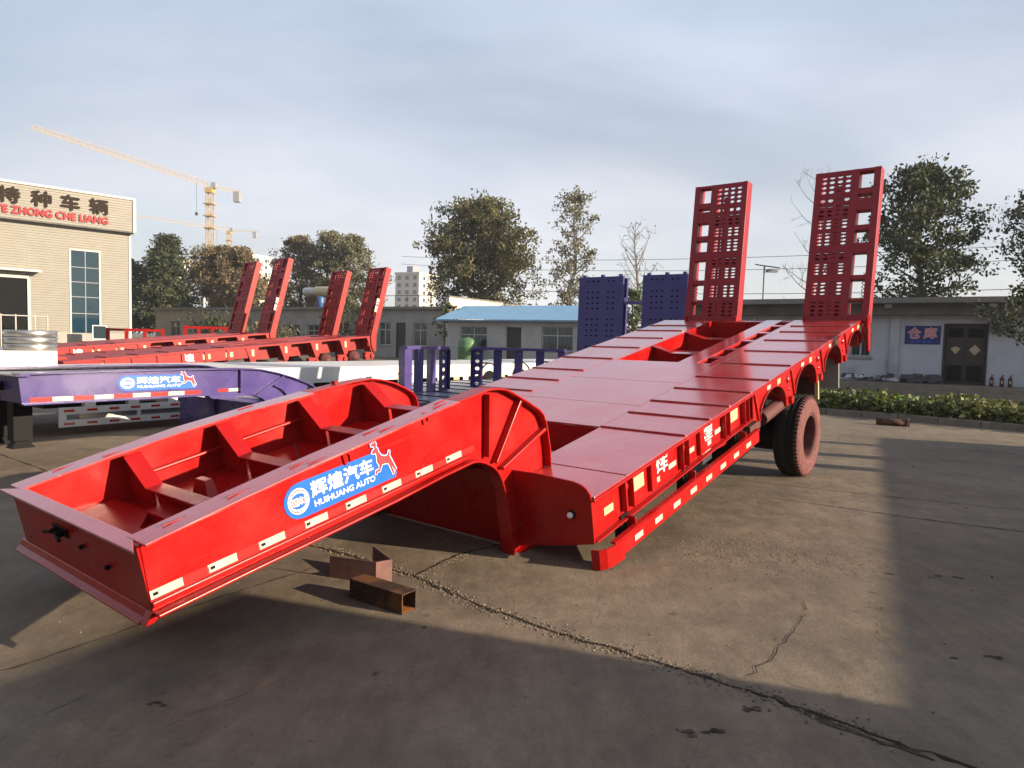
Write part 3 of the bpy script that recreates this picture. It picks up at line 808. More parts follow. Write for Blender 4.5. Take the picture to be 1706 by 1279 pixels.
# side beams with wheel arches
def side_outline():
    p = [(.01, -.012), (DL, -.012), (DL, -.36)]
    for c in (6.67, 5.57, 4.47, 3.38):
        p.append((c + .40, -.33))
        for k in range(13):
            a = math.pi * k / 12
            p.append((c + .375 * math.cos(a), -.325 + .235 * math.sin(a)))
        p.append((c - .40, -.33))
    p += [(2.90, -.30), (2.86, -.262), (.01, -.262)]
    return p
SO = side_outline()
for side, yy in ((1, .0), (-1, 3.0)):
    s = side
    y0, y1 = (.045, .055) if s > 0 else (2.945, 2.955)
    front = [(.01, -.012), (2.86, -.012), (2.86, -.262), (.01, -.31)]
    MB().prism(front, 'y', y0, y1).build('side_web', 'red', T)
    rear = [(2.86, -.012)] + SO[1:-2] + [(2.86, -.29)]
    y0, y1 = (.012, .024) if s > 0 else (2.976, 2.988)
    MB().prism(rear, 'y', y0, y1).build('arch_web', 'red', T)
    # rub rail along the deck edge and lower lip
    y0, y1 = (-.006, .058) if s > 0 else (2.942, 3.006)
    MB().box(.0, DL, y0, y1, -.032, -.013).build('edge_rail', 'red', T)
    y0, y1 = (-.002, .044) if s > 0 else (2.956, 3.002)
    MB().hull8([(.008, y0, -.318), (2.86, y0, -.272), (2.86, y1, -.272), (.008, y1, -.318), (.008, y0, -.308), (2.86, y0, -.262), (2.86, y1, -.262), (.008, y1, -.308)]).build('lower_lip', 'red', T)
    for c in (3.38, 4.47, 5.57, 6.67):
        arc = [(c + .375 * math.cos(math.pi * k / 14), -.325 + .235 * math.sin(math.pi * k / 14)) for k in range(15)]
        y0, y1 = (-.012, .19) if s > 0 else (2.81, 3.012)
        MB().strip(arc, 'y', y0, y1, -.010).build('arch_rim', 'red', T)
        # slanted gusset either side of the arch, standing proud
        for sg in (-1,):
            xb = c + sg * .43
            y0, y1 = (-.006, .012) if s > 0 else (2.988, 3.006)
            MB().prism([(xb - .075, -.033), (xb - .015, -.033), (xb + .055, -.33), (xb + .03, -.33)], 'y', y0, y1).build('arch_gusset', 'red', T)
# beams underneath
for y in (.78, 2.2):
    MB().box(.02, 2.9, y - .02, y + .02, -.46, -.02).parts('main_beam', 'red', T)
    MB().box(2.9, DL - .1, y - .02, y + .02, -.30, -.02).parts('main_beam', 'red', T)
MB().box(.02, 2.9, .70, .87, -.475, -.461).box(.02, 2.9, 2.11, 2.28, -.475, -.461).parts('beam_flange', 'red', T)
for x in (.6, 1.2, 1.8, 2.4):
    MB().box(x, x + .05, .06, .76, -.22, -.05).box(x, x + .05, 2.22, 2.94, -.22, -.05).parts('outrigger', 'red', T)
# stiffener channels, lamps, plates and characters on the near side
chan = MB().box(0, .012, -.047, 0, -.225, 0).box(.105, .117, -.047, 0, -.225, 0).box(.012, .105, -.006, 0, -.225, 0).mesh('stiffener', M['red'])
lamp = MB().lathe([(.0005, -.02), (.02, -.018), (.033, -.008), (.036, 0)], (0, 0, 0), 'y', 16).mesh('side_lamp', M['lens_red'], True)
for x in (.40, 1.31, 2.16, 2.63):
    o = inst(chan, 'stiffener', T, Matrix.Translation((x, .045, -.034)))
    inst(lamp, 'side_lamp', o, Matrix.Translation((.058, -.006, -.06)))
    inst(lamp, 'side_lamp', o, Matrix.Translation((.058, -.006, -.185)) @ Matrix.Scale(.55, 4))
for x in (.80, 1.66):
    MB().box(x, x + .085, .012, .045, -.255, -.034).build('stiffener_box', 'red', T)
for i_, (x, ch) in enumerate(((.915, '辉'), (1.77, '煌'))):
    text('side_lettering', ch, (x - .02, .0425, -.185), (.22, 0, 0), (0.02, 0, .155), 'ink_white', T, bold=.0014)
plate = MB().box(0, .17, -.003, 0, 0, .105).mesh('amber_plate', M['yellow'])
for x in (.565, 2.38):
    inst(plate, 'amber_plate', T, Matrix.Translation((x, .043, -.18)))
tag_m = MB().box(0, .13, -.003, 0, 0, .042).mesh('side_reflector', M['tape'])
tag_y = MB().box(0, .12, -.003, 0, 0, .055).mesh('side_reflector', M['yellow'])
for x, z in ((1.13, -.20), (1.47, -.19), (2.02, -.185)):
    inst(tag_m, 'side_reflector', T, Matrix.Translation((x, .043, z)))
inst(tag_m, 'side_reflector', T, Matrix.Translation((.90, .043, -.235)) @ Matrix.Diagonal((.6, 1, 1, 1)))
inst(tag_m, 'side_reflector', T, Matrix.Translation((1.86, .043, -.235)) @ Matrix.Diagonal((.6, 1, 1, 1)))
inst(tag_y, 'side_reflector', T, Matrix.Translation((.17, .043, -.20)))
for c in (3.38, 4.47, 5.57, 6.67):
    inst(tag_m, 'side_reflector', T, Matrix.Translation((c - .13, .010, -.085)) @ Matrix.Diagonal((.8, 1, 1, 1)))
    inst(tag_y, 'side_reflector', T, Matrix.Translation((c + .17, .010, -.10)) @ Matrix.Diagonal((.8, 1, 1, 1)))
    if c < 6.5:
        for q, (xx, zz, sc_) in enumerate(((c + .50, -.12, 1.15), (c + .53, -.235, .6))):
            inst(lamp, 'side_lamp', T, Matrix.Translation((xx, .010, zz)) @ Matrix.Scale(sc_, 4))
        # bearing block under each bracket
        MB().disc((c + .545, -.03, -.355), 'y', .042, .10, 16).build('bearing_boss', 'red', T)
        MB().box(c + .42, c + .67, .0, .09, -.40, -.331).build('bracket_foot', 'red', T)
# mud flap hanging under the third bracket
MB().box(4.93, 4.955, .03, .40, -.56, -.34).build('mud_flap', 'rim_red', T)
MB().box(4.95, 4.99, .0, .05, -.62, -.331).build('mud_flap_post', 'yellow', T)
MB().box(6.05, 6.08, .05, .45, -.75, -.35).build('mud_flap', 'plaster', T)
# valves and pipes below the lip
for x in (.62, .74, 2.15):
    MB().tube((x, .10, -.33), (x + .13, .08, -.33), .035, n=12).build('air_valve', 'red', T)
    MB().tube((x - .03, .09, -.335), (x, .09, -.335), .028, n=12).build('valve_cap', 'black', T)
MB().box(1.93, 2.12, .12, .13, -.44, -.28).build('document_plate', 'ink_white', T)
# side guard rail
rail = [(-.10, -.055)]
gp = MB()
path = [(-.035, .03), (-.02, -.02), (.02, -.05), (.08, -.066), (.20, -.072), (2.78, -.06), (2.80, -.045), (2.80, -.02)]
gp.strip([(a, b) for a, b in path], 'z', -.462, -.352, -.010)
GR = gp.build('side_guard', 'red', T)
nosep = MB().strip([(-.035, .03), (-.02, -.02), (.02, -.05), (.08, -.066), (.20, -.072)], 'z', -.492, -.463, -.010)
nosep.build('side_guard_nose', 'red', GR)
MB().box(.10, 2.79, -.075, -.035, -.352, -.340).build('side_guard_top', 'red', GR)
srm = MB().box(0, .115, -.002, 0, 0, .042).mesh('side_reflector', M['tape'])
for k in range(8):
    inst(srm, 'side_reflector', GR, Matrix.Translation((.34 + .30 * k, -.0826 + .0014 * k, -.43)))
for x in (.42, 1.4, 2.5):
    MB().box(x, x + .015, -.05, .02, -.44, -.29).build('guard_bracket', 'red', T)
    MB().box(x - .06, x + .06, .03, .09, -.46, -.28).build('guard_bracket', 'black', T)
MB().box(2.82, 3.10, .03, .10, -.42, -.345).build('reflector_bar', 'rim_red', T)

# hydraulic tube and axle
MB().tube((3.30, .10, -.40), (4.02, .09, -.385), .07, n=16).build('suspension_tube', 'rim_red', T, smooth=False)
MB().tube((4.02, .09, -.385), (4.12, .09, -.383), .05, n=14).build('tube_collar', 'black', T)
# wheel under the second arch
def tyre_meshes(R_, w, tread, wall, rimm):
    """axis along y, outer face at y=0, tread running to y=w"""
    rr = R_
    t = MB().lathe([(rr * .93, .004), (rr * .965, .016), (rr * .985, .03), (rr, .05), (rr, .085), (rr - .010, .088), (rr - .010, .098), (rr, .101), (rr, w * .5 - .006),
                    (rr - .010, w * .5 - .004), (rr - .010, w * .5 + .004), (rr, w * .5 + .006), (rr, w - .05), (rr * .985, w - .03), (rr * .93, w), (rr * .56, w + .004), (rr * .56, w * .4)], (0, 0, 0), 'y', 56)
    tm = t.mesh('tyre', M[tread], True)
    s_ = MB().lathe([(rr * .56, .03), (rr * .575, .006), (rr * .62, -.006), (rr * .70, -.012), (rr * .715, -.008), (rr * .76, -.0135), (rr * .80, -.009), (rr * .86, -.006), (rr * .93, .0035), (rr * .965, .0155)], (0, 0, 0), 'y', 56)
    sm = s_.mesh('sidewall', M[wall], True)
    lg = MB()
    for k in range(60):
        a = 2 * math.pi * k / 60; ca, sa = math.cos(a), math.sin(a); d = .012
        p = []
        for (r_, y_) in ((rr * .945, .004), (rr * .945, .045), (rr * 1.012, .05), (rr * .995, .016)):
            for e in (-d, d): p.append((r_ * ca - e * sa, y_, r_ * sa + e * ca))
        lg.hull8([p[0], p[1], p[3], p[2], p[6], p[7], p[5], p[4]])
    lm = lg.mesh('tread_lugs', M[wall])
    r2 = MB().lathe([(rr * .575, .008), (rr * .56, .0), (rr * .53, .004), (rr * .51, .04), (rr * .50, .12), (rr * .49, .22), (.0005, .225)], (0, 0, 0), 'y', 40)
    r2m = r2.mesh('rim', M[rimm], True)
    return tm, sm, lm, r2m
TYRE = tyre_meshes(.468, .285, 'rubber', 'rubber_red', 'rim_red')
WC = Vector((4.60, -.005, -.974))
wt = inst(TYRE[0], 'tyre', T, Matrix.Translation(WC))
wt['label'] = 'single mounted tyre with red overspray on its sidewall'
inst(TYRE[1], 'sidewall', wt); inst(TYRE[2], 'tread_lugs', wt); inst(TYRE[3], 'rim', wt)
hb = MB().lathe([(.0005, .15), (.07, .15), (.075, .22)], (0, 0, 0), 'y', 20)
for k in range(10):
    a = 2 * math.pi * k / 10
    hb.tube((.115 * math.cos(a), .195, .115 * math.sin(a)), (.115 * math.cos(a), .23, .115 * math.sin(a)), .013, n=6)
hb.build('hub', 'rim_red', wt)
wi = inst(TYRE[0], 'tyre', T, Matrix.Translation((4.60, 2.72, -.974)))
MB().tube((4.60, .28, -.974), (4.60, 2.75, -.974), .065, n=16).build('axle', 'black', T)
MB().tube((4.60, .30, -.974), (4.60, .62, -.974), .20, n=28).build('brake_drum', 'black', T)
MB().hull8([(3.50, .42, -.62), (4.7, .42, -.98), (4.7, .62, -.98), (3.50, .62, -.62), (3.50, .42, -.40), (4.7, .42, -.84), (4.7, .62, -.84), (3.50, .62, -.40)]).build('rocker_arm', 'black', T)
MB().box(2.98, 3.50, .30, .66, -.84, -.46).build('brake_chamber_box', 'black', T)
MB().box(4.3, 4.9, .40, .62, -.78, -.30).build('spring_hanger', 'black', T)

# twin loading ramps at the tail
def place_ramp(parent, yl, yr, x0, z0, k, Lr, side, m, name='loading_ramp', th=.19, label=None):
    w = yl - yr
    zd = Vector((k, 0, 1)).normalized()
    xd = Vector((0, -1, 0))
    yd = zd.cross(xd)
    mt = frame((x0, yl, z0), xd, yd, zd)
    parts = ramp_mesh(w, Lr, th, m, side)
    root = inst(parts[0][1], name, parent, mt)
    if label: root['label'] = label
    for nm, me in parts[1:]: inst(me, nm, root)
    # side lug with the lift ram's pin
    xe = w if side > 0 else w
    MB().prism([(.10, Lr * .46), (.20, Lr * .50), (.20, Lr * .545), (.13, Lr * .58), (.10, Lr * .58)], 'x', xe - .02, xe - .004).build('ramp_lug', m, root)
    sp_ = MB(); prev = None
    xo = w * (.86 if side > 0 else .14)
    for q in range(61):
        a = q * 1.3; p = (xo + .022 * math.cos(a), th * .45 + .022 * math.sin(a), .05 + q * Lr * .30 / 60)
        if prev: sp_.tube(prev, p, .0055, n=4, cap=False)
        prev = p
    sp_.build('return_spring', m, root)
    return root
place_ramp(T, .80, -.085, 7.05, -.02, .36, 2.22, 1, 'ramp_red', label='ramp on the near side of the tail')
place_ramp(T, 2.66, 1.785, 7.05, -.02, .31, 2.21, -1, 'ramp_red', label='ramp on the far side of the tail')
for ya, yb in ((-.085, -.05), (.76, .795), (1.79, 1.825), (2.62, 2.655)):
    MB().prism([(7.03, .06), (7.03, -.20), (7.08, -.46), (7.17, -.46), (7.20, -.2), (7.16, .06)], 'y', ya, yb).build('hinge_plate', 'red', T)
MB().tube((7.10, -.09, -.06), (7.10, .80, -.06), .03, n=12).build('hinge_pin', 'red', T)
MB().tube((7.10, 1.78, -.06), (7.10, 2.66, -.06), .03, n=12).build('hinge_pin', 'red', T)
MB().box(7.02, 7.10, -.04, -.0, -.30, -.05).build('tail_lamp', 'lens_red', T)
MB().box(7.03, 7.10, -.0435, -.041, -.20, -.10).build('tail_plate', 'yellow', T)

for o in T.children_recursive:
    if o.type == 'MESH' and len(o.data.polygons) < 200 and not any(k in o.name for k in ('letter', 'reflector', 'decal', 'deer', 'emblem', 'plate_hole', 'tyre', 'weld_arc', 'side_guard')):
        bv = o.modifiers.new('edge', 'BEVEL'); bv.width = .004; bv.segments = 2; bv.limit_method = 'ANGLE'; bv.angle_limit = R(40)

# ------------------------------------------------------------------ steel offcuts on the concrete
tubeo = thing('square_tube_offcut', 'short rusty square steel tube lying on the ground', 'steel offcut', yawpitch((-.50, 3.79, 0), -55.2))
s_ = .112
for nm, a in (('tube_wall', (0, .41, 0, s_, s_ - .006, s_)), ('tube_wall', (0, .41, 0, s_, 0, .006)), ('tube_wall', (0, .41, 0, .006, .0065, s_ - .0065)), ('tube_wall', (0, .41, s_ - .006, s_, .0065, s_ - .0065))):
    MB().box(*a).build(nm, 'rust', tubeo)
MB().box(.004, .40, .0075, s_ - .0075, .0065, .0085).build('rust_lining', 'rust_in', tubeo)
ch = thing('bent_channel_offcut', 'pink primed bent steel channel offcut standing behind the rusty tube', 'steel offcut', frame((-.705, 4.20, 0), (1, 0, 0), (0, 1, 0), (0, 0, 1)))
hh = .145
def vplate(p, q, h0, h1, nm, th=.007):
    d = Vector((q[0] - p[0], q[1] - p[1], 0)).normalized(); n_ = Vector((-d.y, d.x, 0)) * th
    MB().hull8([(p[0], p[1], 0), (q[0], q[1], 0), (q[0] + n_.x, q[1] + n_.y, 0), (p[0] + n_.x, p[1] + n_.y, 0),
                (p[0], p[1], h0), (q[0], q[1], h1), (q[0] + n_.x, q[1] + n_.y, h1), (p[0] + n_.x, p[1] + n_.y, h0)]).build(nm, 'primer', ch)
vplate((-.40, .07), (-.094, -.03), .135, hh - .01, 'long_flange')
vplate((-.092, -.031), (0, .0), hh - .01, hh, 'web_plate')
vplate((.0, .002), (-.16, .24), hh, hh + .01, 'back_flange')
ro = thing('scrap_pipe', 'dark rusty pipe piece lying beside the planter kerb', 'scrap', yawpitch((7.35, 14.05, 0), 118))
MB().lathe([(.06, 0), (.065, .0), (.065, .55), (.06, .55)], (0, 0, .065), 'x', 14).build('pipe', 'rust', ro, smooth=True)
MB().disc((.56, 0, .075), 'x', .085, .03, 14).build('flange', 'primer', ro)

# ------------------------------------------------------------------ purple trailer
A_O = (-4.915, 7.0, 0.0)
A = thing('lowbed_trailer', 'purple gooseneck trailer parked at left with upright folded blue ramps', 'trailer', yawpitch(A_O, 35))
AT = [(-.03, 1.035), (1.3, 1.05), (2.5, 1.045), (2.75, 1.03), (3.0, .98), (3.25, .91), (3.5, .825), (3.66, .745), (3.72, .69), (3.73, .56)]
AB = [(0, .742), (1.3, .742), (2.45, .745), (2.62, .72), (2.76, .67), (2.85, .60), (2.91, .50), (2.95, .35), (2.96, .10)]
for yw, so in ((0, -1), (1.4, 1)):
    ya, yb = (0, .014) if so < 0 else (1.386, 1.4)
    MB().prism(AT + [(3.3, .56), (3.3, .10)] + AB[::-1], 'y', ya, yb).build('gooseneck_web', 'purple', A)
    f0, f1 = (-.05, .16) if so < 0 else (1.24, 1.45)
    MB().strip(AT, 'y', f0, f1, .014).build('top_flange', 'purple', A)
    MB().strip(AB, 'y', f0 if so < 0 else 1.34, .05 if so < 0 else f1, -.014).build('bottom_flange', 'purple', A)
    o0, o1 = (-.045, -.001) if so < 0 else (1.401, 1.445)
    for a, b in (((2.45, 1.04), (2.45, .75)), ((3.10, .94), (2.68, .70)), ((3.62, .75), (2.86, .58))):
        dx_, dz_ = b[0] - a[0], b[1] - a[1]; L_ = math.hypot(dx_, dz_); nx, nz_ = -dz_ / L_ * .014, dx_ / L_ * .014
        MB().prism([(a[0] + nx, a[1] + nz_), (a[0] - nx, a[1] - nz_), (b[0] - nx, b[1] - nz_), (b[0] + nx, b[1] + nz_)], 'y', o0, o1).build('fan_rib', 'purple', A)
    arc = [(2.72 + .45 * math.cos(R(60 - 12 * k)), .60 + .25 * math.sin(R(60 - 12 * k))) for k in range(6)]
    MB().strip(arc, 'y', o0, o1, .012).build('fan_rib', 'purple', A)
MB().disc((3.55, -.003, .76), 'y', .03, -.002, 14).build('pin_hole', 'black', A)
MB().box(-.06, .06, -.05, 1.45, 1.02, 1.035).build('front_flange', 'purple', A)
MB().hull8([(.01, .015, .742), (.03, .015, .742), (.03, 1.385, .742), (.01, 1.385, .742), (-.03, .015, 1.019), (-.01, .015, 1.019), (-.01, 1.385, 1.019), (-.03, 1.385, 1.019)]).build('front_face', 'purple', A)
MB().box(-.07, .0, .4, .7, .86, .95).build('air_coupling', 'black', A)
MB().box(.03, 2.6, .015, 1.385, .75, .765).build('gooseneck_floor', 'purple', A)
MB().box(.1, 2.6, .16, 1.24, 1.0, 1.01).build('gooseneck_top_plate', 'blue_deck', A)
MB().box(2.97, 3.3, -.98, 2.33, .10, .545).build('front_plate', 'purple', A)
for k in range(9):
    x = .07 + .205 * k
    MB().box(x, x + .2, -.004, -.001, .752, .80).build('reflector', 'tape_red' if k % 2 == 0 else 'tape', A)
for k in range(2):
    x = 2.14 + .15 * k
    MB().box(x, x + .145, -.004, -.001, .765, .805).build('reflector', 'tape_red' if k % 2 == 0 else 'tape', A)
logo_decal(A, .93, 1.86, .83, 1.0, -.004)
for yl_ in (.5, 1.0):
    MB().box(.10, .28, yl_, yl_ + .16, .30, .74).build('landing_leg', 'black', A)
    MB().hull8([(.08, yl_ - .01, .22), (.30, yl_ - .01, .22), (.30, yl_ + .17, .22), (.08, yl_ + .17, .22), (.13, yl_ + .03, .30), (.25, yl_ + .03, .30), (.25, yl_ + .13, .30), (.13, yl_ + .13, .30)]).build('leg_foot', 'black', A)
AX = 15.25
ar = [3.31, 4.2, 5.0, 5.8, 6.6, 7.4, 8.2, 9.0, 9.8, 10.6, 11.4, 12.2, 13.0, 13.8, 14.6, AX]
for k in range(len(ar) - 1):
    MB().box(ar[k] + .002, ar[k + 1] - .002, -1.0, 2.35, .535, .55).build('deck_panel', 'blue_deck', A)
    if k: MB().box(ar[k] - .012, ar[k] + .012, -.98, 2.33, .551, .565).parts('deck_rib', 'black', A)
for yy in (-.98, 2.29):
    MB().box(3.31, AX, yy, yy + .04, .28, .534).build('side_beam', 'purple', A)
MB().box(3.31, AX - .3, .0, .06, .15, .53).box(3.31, AX - .3, 1.3, 1.36, .15, .53).parts('main_beam', 'purple', A)
for x in (11.2, 12.4, 13.6):
    for yy in (-.85, 1.95):
        o = inst(TYRE[0], 'tyre', A, Matrix.Translation((x, yy, .30)) @ Matrix.Diagonal((.64, 1, .64, 1)))
# racks standing on the deck
def rack(lab, x0, y0, dx, dy, Lr, n, hgt, holes):
    d = Vector((dx, dy, 0)).normalized(); nn = Vector((-d.y, d.x, 0))
    r_ = thing('stake_rack', lab, 'rack', yawpitch(A_O, 35) @ frame((x0, y0, .567), d, nn, (0, 0, 1)))
    MB().box(-.06, Lr + .06, -.085, .085, hgt - .055, hgt).build('top_rail', 'purple', r_)
    for k in range(n):
        x = Lr * k / (n - 1)
        if k in holes:
            p = MB()
            for q in range(5):
                cell(p, x - .11, x + .11, q * (hgt - .055) / 5, (q + 1) * (hgt - .055) / 5, -.004, .012, .22, .25)
            p.box(x - .115, x - .105, -.07, .012, 0, hgt - .056).box(x + .105, x + .115, -.07, .012, 0, hgt - .056)
            p.build('channel_post', 'ramp_blue', r_)
        elif k == 0:
            MB().box(x - .10, x + .08, -.075, .075, 0, hgt - .056).build('post', 'purple', r_)
            MB().box(x - .115, x + .095, -.085, .085, hgt * .38, hgt * .41).build('post_band', 'purple', r_)
        else:
            MB().box(x - .075, x + .065, -.05, .05, 0, hgt - .056).build('post', 'ramp_blue' if k % 2 else 'purple', r_)
    MB().box(-.06, Lr + .06, -.065, .065, -.014, 0).build('foot_rail', 'purple', r_)
    return r_
rack('purple stake rack standing nearest behind the red gooseneck', 5.95, .42, 1, 0, 1.0, 4, .80, (3,))
rack('wider purple stake rack standing in front of the green tank', 8.0, .45, .30, -1, 1.72, 5, .80, (0,))
# folded ramps: two leaves each
for (yl, yr), lab in (((.31, -.99), 'nearer folded ramp'), ((2.34, .92), 'farther folded ramp')):
    w = yl - yr
    zd = Vector((.02, 0, 1)).normalized(); xd = Vector((0, -1, 0)); yd = zd.cross(xd)
    root = None
    for q in range(2):
        p = MB(); H_ = 2.62
        nx_, nz_ = 8, 16
        for j in range(nz_):
            for i in range(nx_):
                x0, x1 = .05 + (w - .1) * i / nx_, .05 + (w - .1) * (i + 1) / nx_
                z0, z1 = .05 + (H_ - .1) * j / nz_, .05 + (H_ - .1) * (j + 1) / nz_
                if i in (1, 2, 3, 5, 6) and j % 5 != 4: cell(p, x0, x1, z0, z1, 0, .01, .26, .17)
                else: p.poly([(x0, 0, z0), (x1, 0, z0), (x1, 0, z1), (x0, 0, z1)])
        p.box(0, .05, 0, .10, 0, H_).box(w - .05, w, 0, .10, 0, H_).box(.05, w - .05, 0, .10, 0, .05).box(.05, w - .05, 0, .10, H_ - .05, H_)
        if q == 0:
            for xx in (.12, w * .5, w - .14): p.box(xx, xx + .09, .0, .1, H_, H_ + .06)
        mt = frame((15.2 + .20 * q, yl - .03 * q, .80 - .04 * q), xd, yd, zd)
        o = p.build('folded_ramp' if q == 0 else 'ramp_leaf', 'ramp_blue', A if q == 0 else root)
        if q == 0:
            root = o; o['label'] = lab; o.matrix_local = mt
            MB().box(.06, w - .06, .05, .06, .06, H_ - .06).build('hole_shade_sheet', 'black', o)  # black sheet between the leaves, painting in the shade seen through the holes
            base = mt
        else:
            o.matrix_local = base.inverted() @ mt
    MB().box(w - .02, w + .012, .10, .20, .5, .62).box(w - .02, w + .012, .10, .20, 1.9, 2.02).build('leaf_hinge', 'purple', root)
MB().box(15.3, 15.42, -.98, 2.33, 2.62, 2.70).build('ramp_tie_bar', 'purple', A)
for y in (.0, 1.6):
    MB().box(15.0, 15.2, y - .4, y + .4, .35, .80).build('ramp_hinge_box', 'purple', A)

# ------------------------------------------------------------------ white trailer beyond the purple one
C_M = yawpitch(A_O, 35) @ Matrix.Translation((0, 2.78, 0))
Cc = thing('flatbed_trailer', 'long white flatbed trailer parked behind the purple one', 'trailer', C_M)
MB().box(-5.0, 1.45, 0, 2.6, .88, 1.20).build('gooseneck_box', 'white', Cc)
MB().box(1.02, 1.2, -.004, -.001, .90, .96).build('reflector', 'tape_red', Cc)
MB().box(1.2, 1.38, -.004, -.001, .90, .96).build('reflector', 'tape', Cc)
MB().box(-5.0, 1.2, .1, 2.5, .70, .879).build('gooseneck_chassis', 'black', Cc)
MB().box(1.46, 18.0, 0, 2.6, .86, .90).build('deck', 'white', Cc)
MB().hull8([(1.46, .02, .60), (18, .02, .60), (18, .04, .60), (1.46, .04, .60), (1.46, .004, .859), (18, .004, .859), (18, .024, .859), (1.46, .024, .859)]).build('side_skirt', 'white', Cc)
MB().box(1.46, 18.0, .5, 2.1, .35, .858).build('chassis', 'black', Cc)
for k in range(14):
    x = 4.4 + .95 * k
    MB().box(x, x + .22, .012, .016, .53, .60).build('reflector', 'tape_red' if k % 2 else 'yellow', Cc)
    MB().box(x + .35, x + .55, .0, .03, .46, .60).build('marker_box', 'white', Cc)
grd = MB().box(1.46, 6.5, 0, .03, .30, .40).box(1.46, 6.5, 0, .03, .12, .22).box(1.46, 1.56, .001, .031, .2205, .2995).box(2.55, 2.6, .001, .031, .2205, .2995).box(3.6, 3.65, .001, .031, .2205, .2995).build('side_guard', 'white', Cc)
MB().box(1.75, 6.5, .05, .06, .21, .31).build('guard_back', 'galv', Cc)
for k in range(8):
    for z in (.335, .15):
        MB().box(1.52 + .31 * k, 1.66 + .31 * k, -.003, -.001, z, z + .032).build('reflector', 'lens_red', grd)
for k in range(4):
    x = 1.75 + .62 * k
    MB().tube((x, .02, .50), (x + .24, .02, .50), .028, n=10).box(x + .05, x + .2, .0, .1, .40, .47).build('rope_winch', 'white', Cc)
MB().box(.1, .75, .12, .2, .28, .34).box(.1, .16, .12, .2, .34, .70).box(.1, 1.5, .2, .24, .30, .33).build('leg_brace', 'white', Cc)
for x in (11.5, 13.0, 14.5):
    inst(TYRE[0], 'tyre', Cc, Matrix.Translation((x, -.035, .468)))
    MB().disc((x, -.02, .468), 'y', .26, .02, 24).build('wheel_disc', 'black', Cc)
    inst(TYRE[0], 'tyre', Cc, Matrix.Translation((x, 2.3, .44)))
co_ = thing('steel_hoop_stack', 'stack of shiny steel hoops on the white trailer by the workshop door', 'hoops', C_M @ Matrix.Translation((1.30, .46, 1.20)))
for k in range(3):
    MB().lathe([(.30, .0), (.325, .01), (.312, .045), (.325, .085), (.30, .092), (.285, .085), (.285, .01)], (0, 0, .094 * k), 'z', 40, close=True).build('hoop', 'galv', co_, smooth=True)

